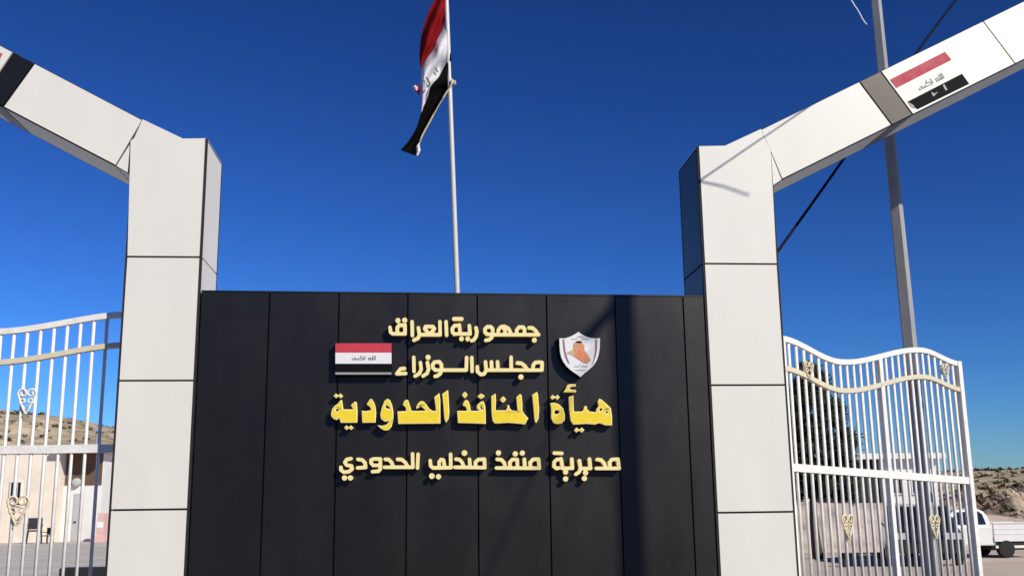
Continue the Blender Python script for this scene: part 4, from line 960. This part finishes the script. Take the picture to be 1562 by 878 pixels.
vehicle('parked_car', 'car', 'dark grey car parked behind the gate leaf, before the white pickup', (p.x, 27.5, 0), math.radians(249), M_CARD,
        [(-2.1, 0.32), (2.1, 0.32), (2.18, 0.6), (2.1, 0.78), (1.1, 0.95), (-1.75, 1.0), (-2.15, 0.9), (-2.2, 0.55)], 1.76,
        [(1.25, 0.93), (0.45, 1.45), (-0.9, 1.48), (-1.85, 0.97)], [(1.3, 0.31), (-1.3, 0.31)],
        dict(side=[[(0.95, 0.98), (0.35, 1.38), (-0.2, 1.4), (-0.2, 1.0)], [(-0.27, 1.0), (-0.27, 1.4), (-0.85, 1.4), (-1.45, 1.02)]], front=((1.2, 0.97), (0.5, 1.42)), rear=((-1.82, 0.99), (-0.95, 1.45))))
# white pickup: cab and a separate open bed
PKS = 0.82
xc = at(1503, 850, 29.5).x - 0.10
pk = vehicle('pickup_truck', 'pickup', 'white pickup truck with a long side panelled bed, beyond the gate leaf end post', (xc - 0.52 * PKS, 29.5, 0), math.pi, M_CARW,
        [(-0.52, 0.42), (2.5, 0.42), (2.6, 0.62), (2.52, 0.98), (1.25, 1.08), (-0.52, 1.08)], 1.72,
        [(1.3, 1.07), (0.72, 1.62), (-0.18, 1.64), (-0.36, 1.55), (-0.46, 1.38), (-0.52, 1.07)], [(1.65, 0.30), (-0.98, 0.30)],
        dict(side=[[(1.05, 1.12), (0.62, 1.54), (0.18, 1.56), (0.18, 1.12)], [(0.1, 1.12), (0.1, 1.56), (-0.16, 1.56), (-0.28, 1.46), (-0.36, 1.12)]], front=((1.26, 1.1), (0.76, 1.58)), rear=((-0.515, 1.14), (-0.465, 1.36))), sc=PKS)
Mw = pk.matrix_world.copy() @ Matrix.Scale(PKS, 4)
def pbox(nm, a, c, m, bev=0.015):
    s = MB(); s.box(a, c); s.bevel(bev, 1); bmesh.ops.transform(s.bm, matrix=Mw, verts=s.bm.verts); return s.build(nm, m, pk)
for sy in (-1, 1):
    y0, y1 = sorted((sy * 0.86, sy * 0.80))
    sd = pbox('bed_side', (-2.25, y0, 0.54), (-0.56, y1, 1.14), M_CARW)
    s = MB(); y0, y1 = sorted((sy * 0.885, sy * 0.78)); s.box((-2.27, y0, 1.141), (-0.55, y1, 1.185), Mw); s.build('rail', M_CARW, sd)
    for z in (0.78, 0.95):
        s = MB(); y0, y1 = sorted((sy * 0.8605, sy * 0.872)); s.box((-2.21, y0, z), (-0.6, y1, z + 0.035), Mw); s.build('rib', M_CARW, sd)
pbox('tailgate', (-2.29, -0.8, 0.62), (-2.23, 0.8, 1.13), M_CARW)
pbox('bed_floor', (-2.23, -0.8, 0.6), (-0.56, 0.8, 0.66), M_RIM)
pbox('chassis', (-2.15, -0.79, 0.26), (-0.5, 0.79, 0.53), M_CORE)
for sy in (-1, 1):
    y0, y1 = sorted((sy * 0.80, sy * 0.845)); pbox('side_rail', (-2.2, y0, 0.32), (-0.6, y1, 0.41), M_CARW, 0.005)

# low pipe barrier on the ground behind the gate
p = at(1283, 846, 26.2); q = at(1346, 846, 26.2)
cbx = empty('pipe_barrier', ((p.x + q.x) / 2, 26.2, 0)); tag(cbx, 'low black pipe barrier on short feet behind the open gate leaf', 'barrier')
MB().tube([(p.x, 26.2, 0.27), (q.x, 26.2, 0.27)], 0.07, 10).build('pipe', M_CHAIR, cbx, smooth=True)
for t in (0.08, 0.5, 0.92):
    x = p.x + (q.x - p.x) * t
    MB().box((x - 0.04, 26.1, 0), (x + 0.04, 26.3, 0.21)).build('foot', M_CHAIR, cbx)

# ------------------------------------------------------------------ scrub and rubble on the slopes
M_SCRUB = mat('dry_scrub', (0.16, 0.14, 0.07), 0.9, spec=0.1, col2=(0.07, 0.07, 0.035), scale=0.6)
def scatter(name, slope, n, size, label, m, seed, rock):
    rnd = random.Random(seed)
    me = bpy.data.objects[slope].data
    vs = [v.co.copy() for v in me.vertices if v.co.z > 0.3]
    b = MB()
    for k in range(n):
        c = rnd.choice(vs) + Vector((rnd.uniform(-1, 1), rnd.uniform(-1, 1), 0)) * size * 2
        s_ = size * rnd.uniform(0.5, 1.5)
        if rock:
            ring = [[c + Vector((math.cos(a) * s_ * f * rnd.uniform(.7, 1.2), math.sin(a) * s_ * f * rnd.uniform(.7, 1.2), h * s_ * rnd.uniform(.8, 1.2))) for a in (0, 1.05, 2.1, 3.15, 4.2, 5.25)] for f, h in ((1, -0.3), (0.95, 0.25), (0.5, 0.65))]
            rv = [[b.bm.verts.new(q) for q in rr] for rr in ring]
            for a_, c_ in zip(rv, rv[1:]):
                for i in range(6): b.bm.faces.new((a_[i], a_[(i + 1) % 6], c_[(i + 1) % 6], c_[i]))
            b.bm.faces.new(rv[-1])
        else:
            for j in range(14):
                d = Vector((rnd.gauss(0, 1), rnd.gauss(0, 1), abs(rnd.gauss(0, .8)))).normalized() * s_
                w = Vector((rnd.gauss(0, 1), rnd.gauss(0, 1), rnd.gauss(0, .4))).normalized() * s_ * 0.28
                b.poly([c + w * .3, c + d * .55 + w, c + d, c + d * .55 - w])
    tag(b.build(name, m), label, kind='stuff')
scatter('scrub', 'hill', 1300, 0.36, 'dry scrub dotted over the tan hill', M_SCRUB, 11, False)
scatter('scrub', 'far_hill', 1200, 0.42, 'dry scrub dotted over the far low hill', M_SCRUB, 12, False)
scatter('scrub', 'earth_bank', 260, 0.28, 'dry scrub on the broken earth bank', M_SCRUB, 13, False)
scatter('rubble', 'earth_bank', 900, 0.16, 'loose stones on the broken earth bank', M_BANK, 14, True)
scatter('rubble', 'embankment', 200, 0.18, 'loose stones on the embankment beside the building', M_BANK, 15, True)
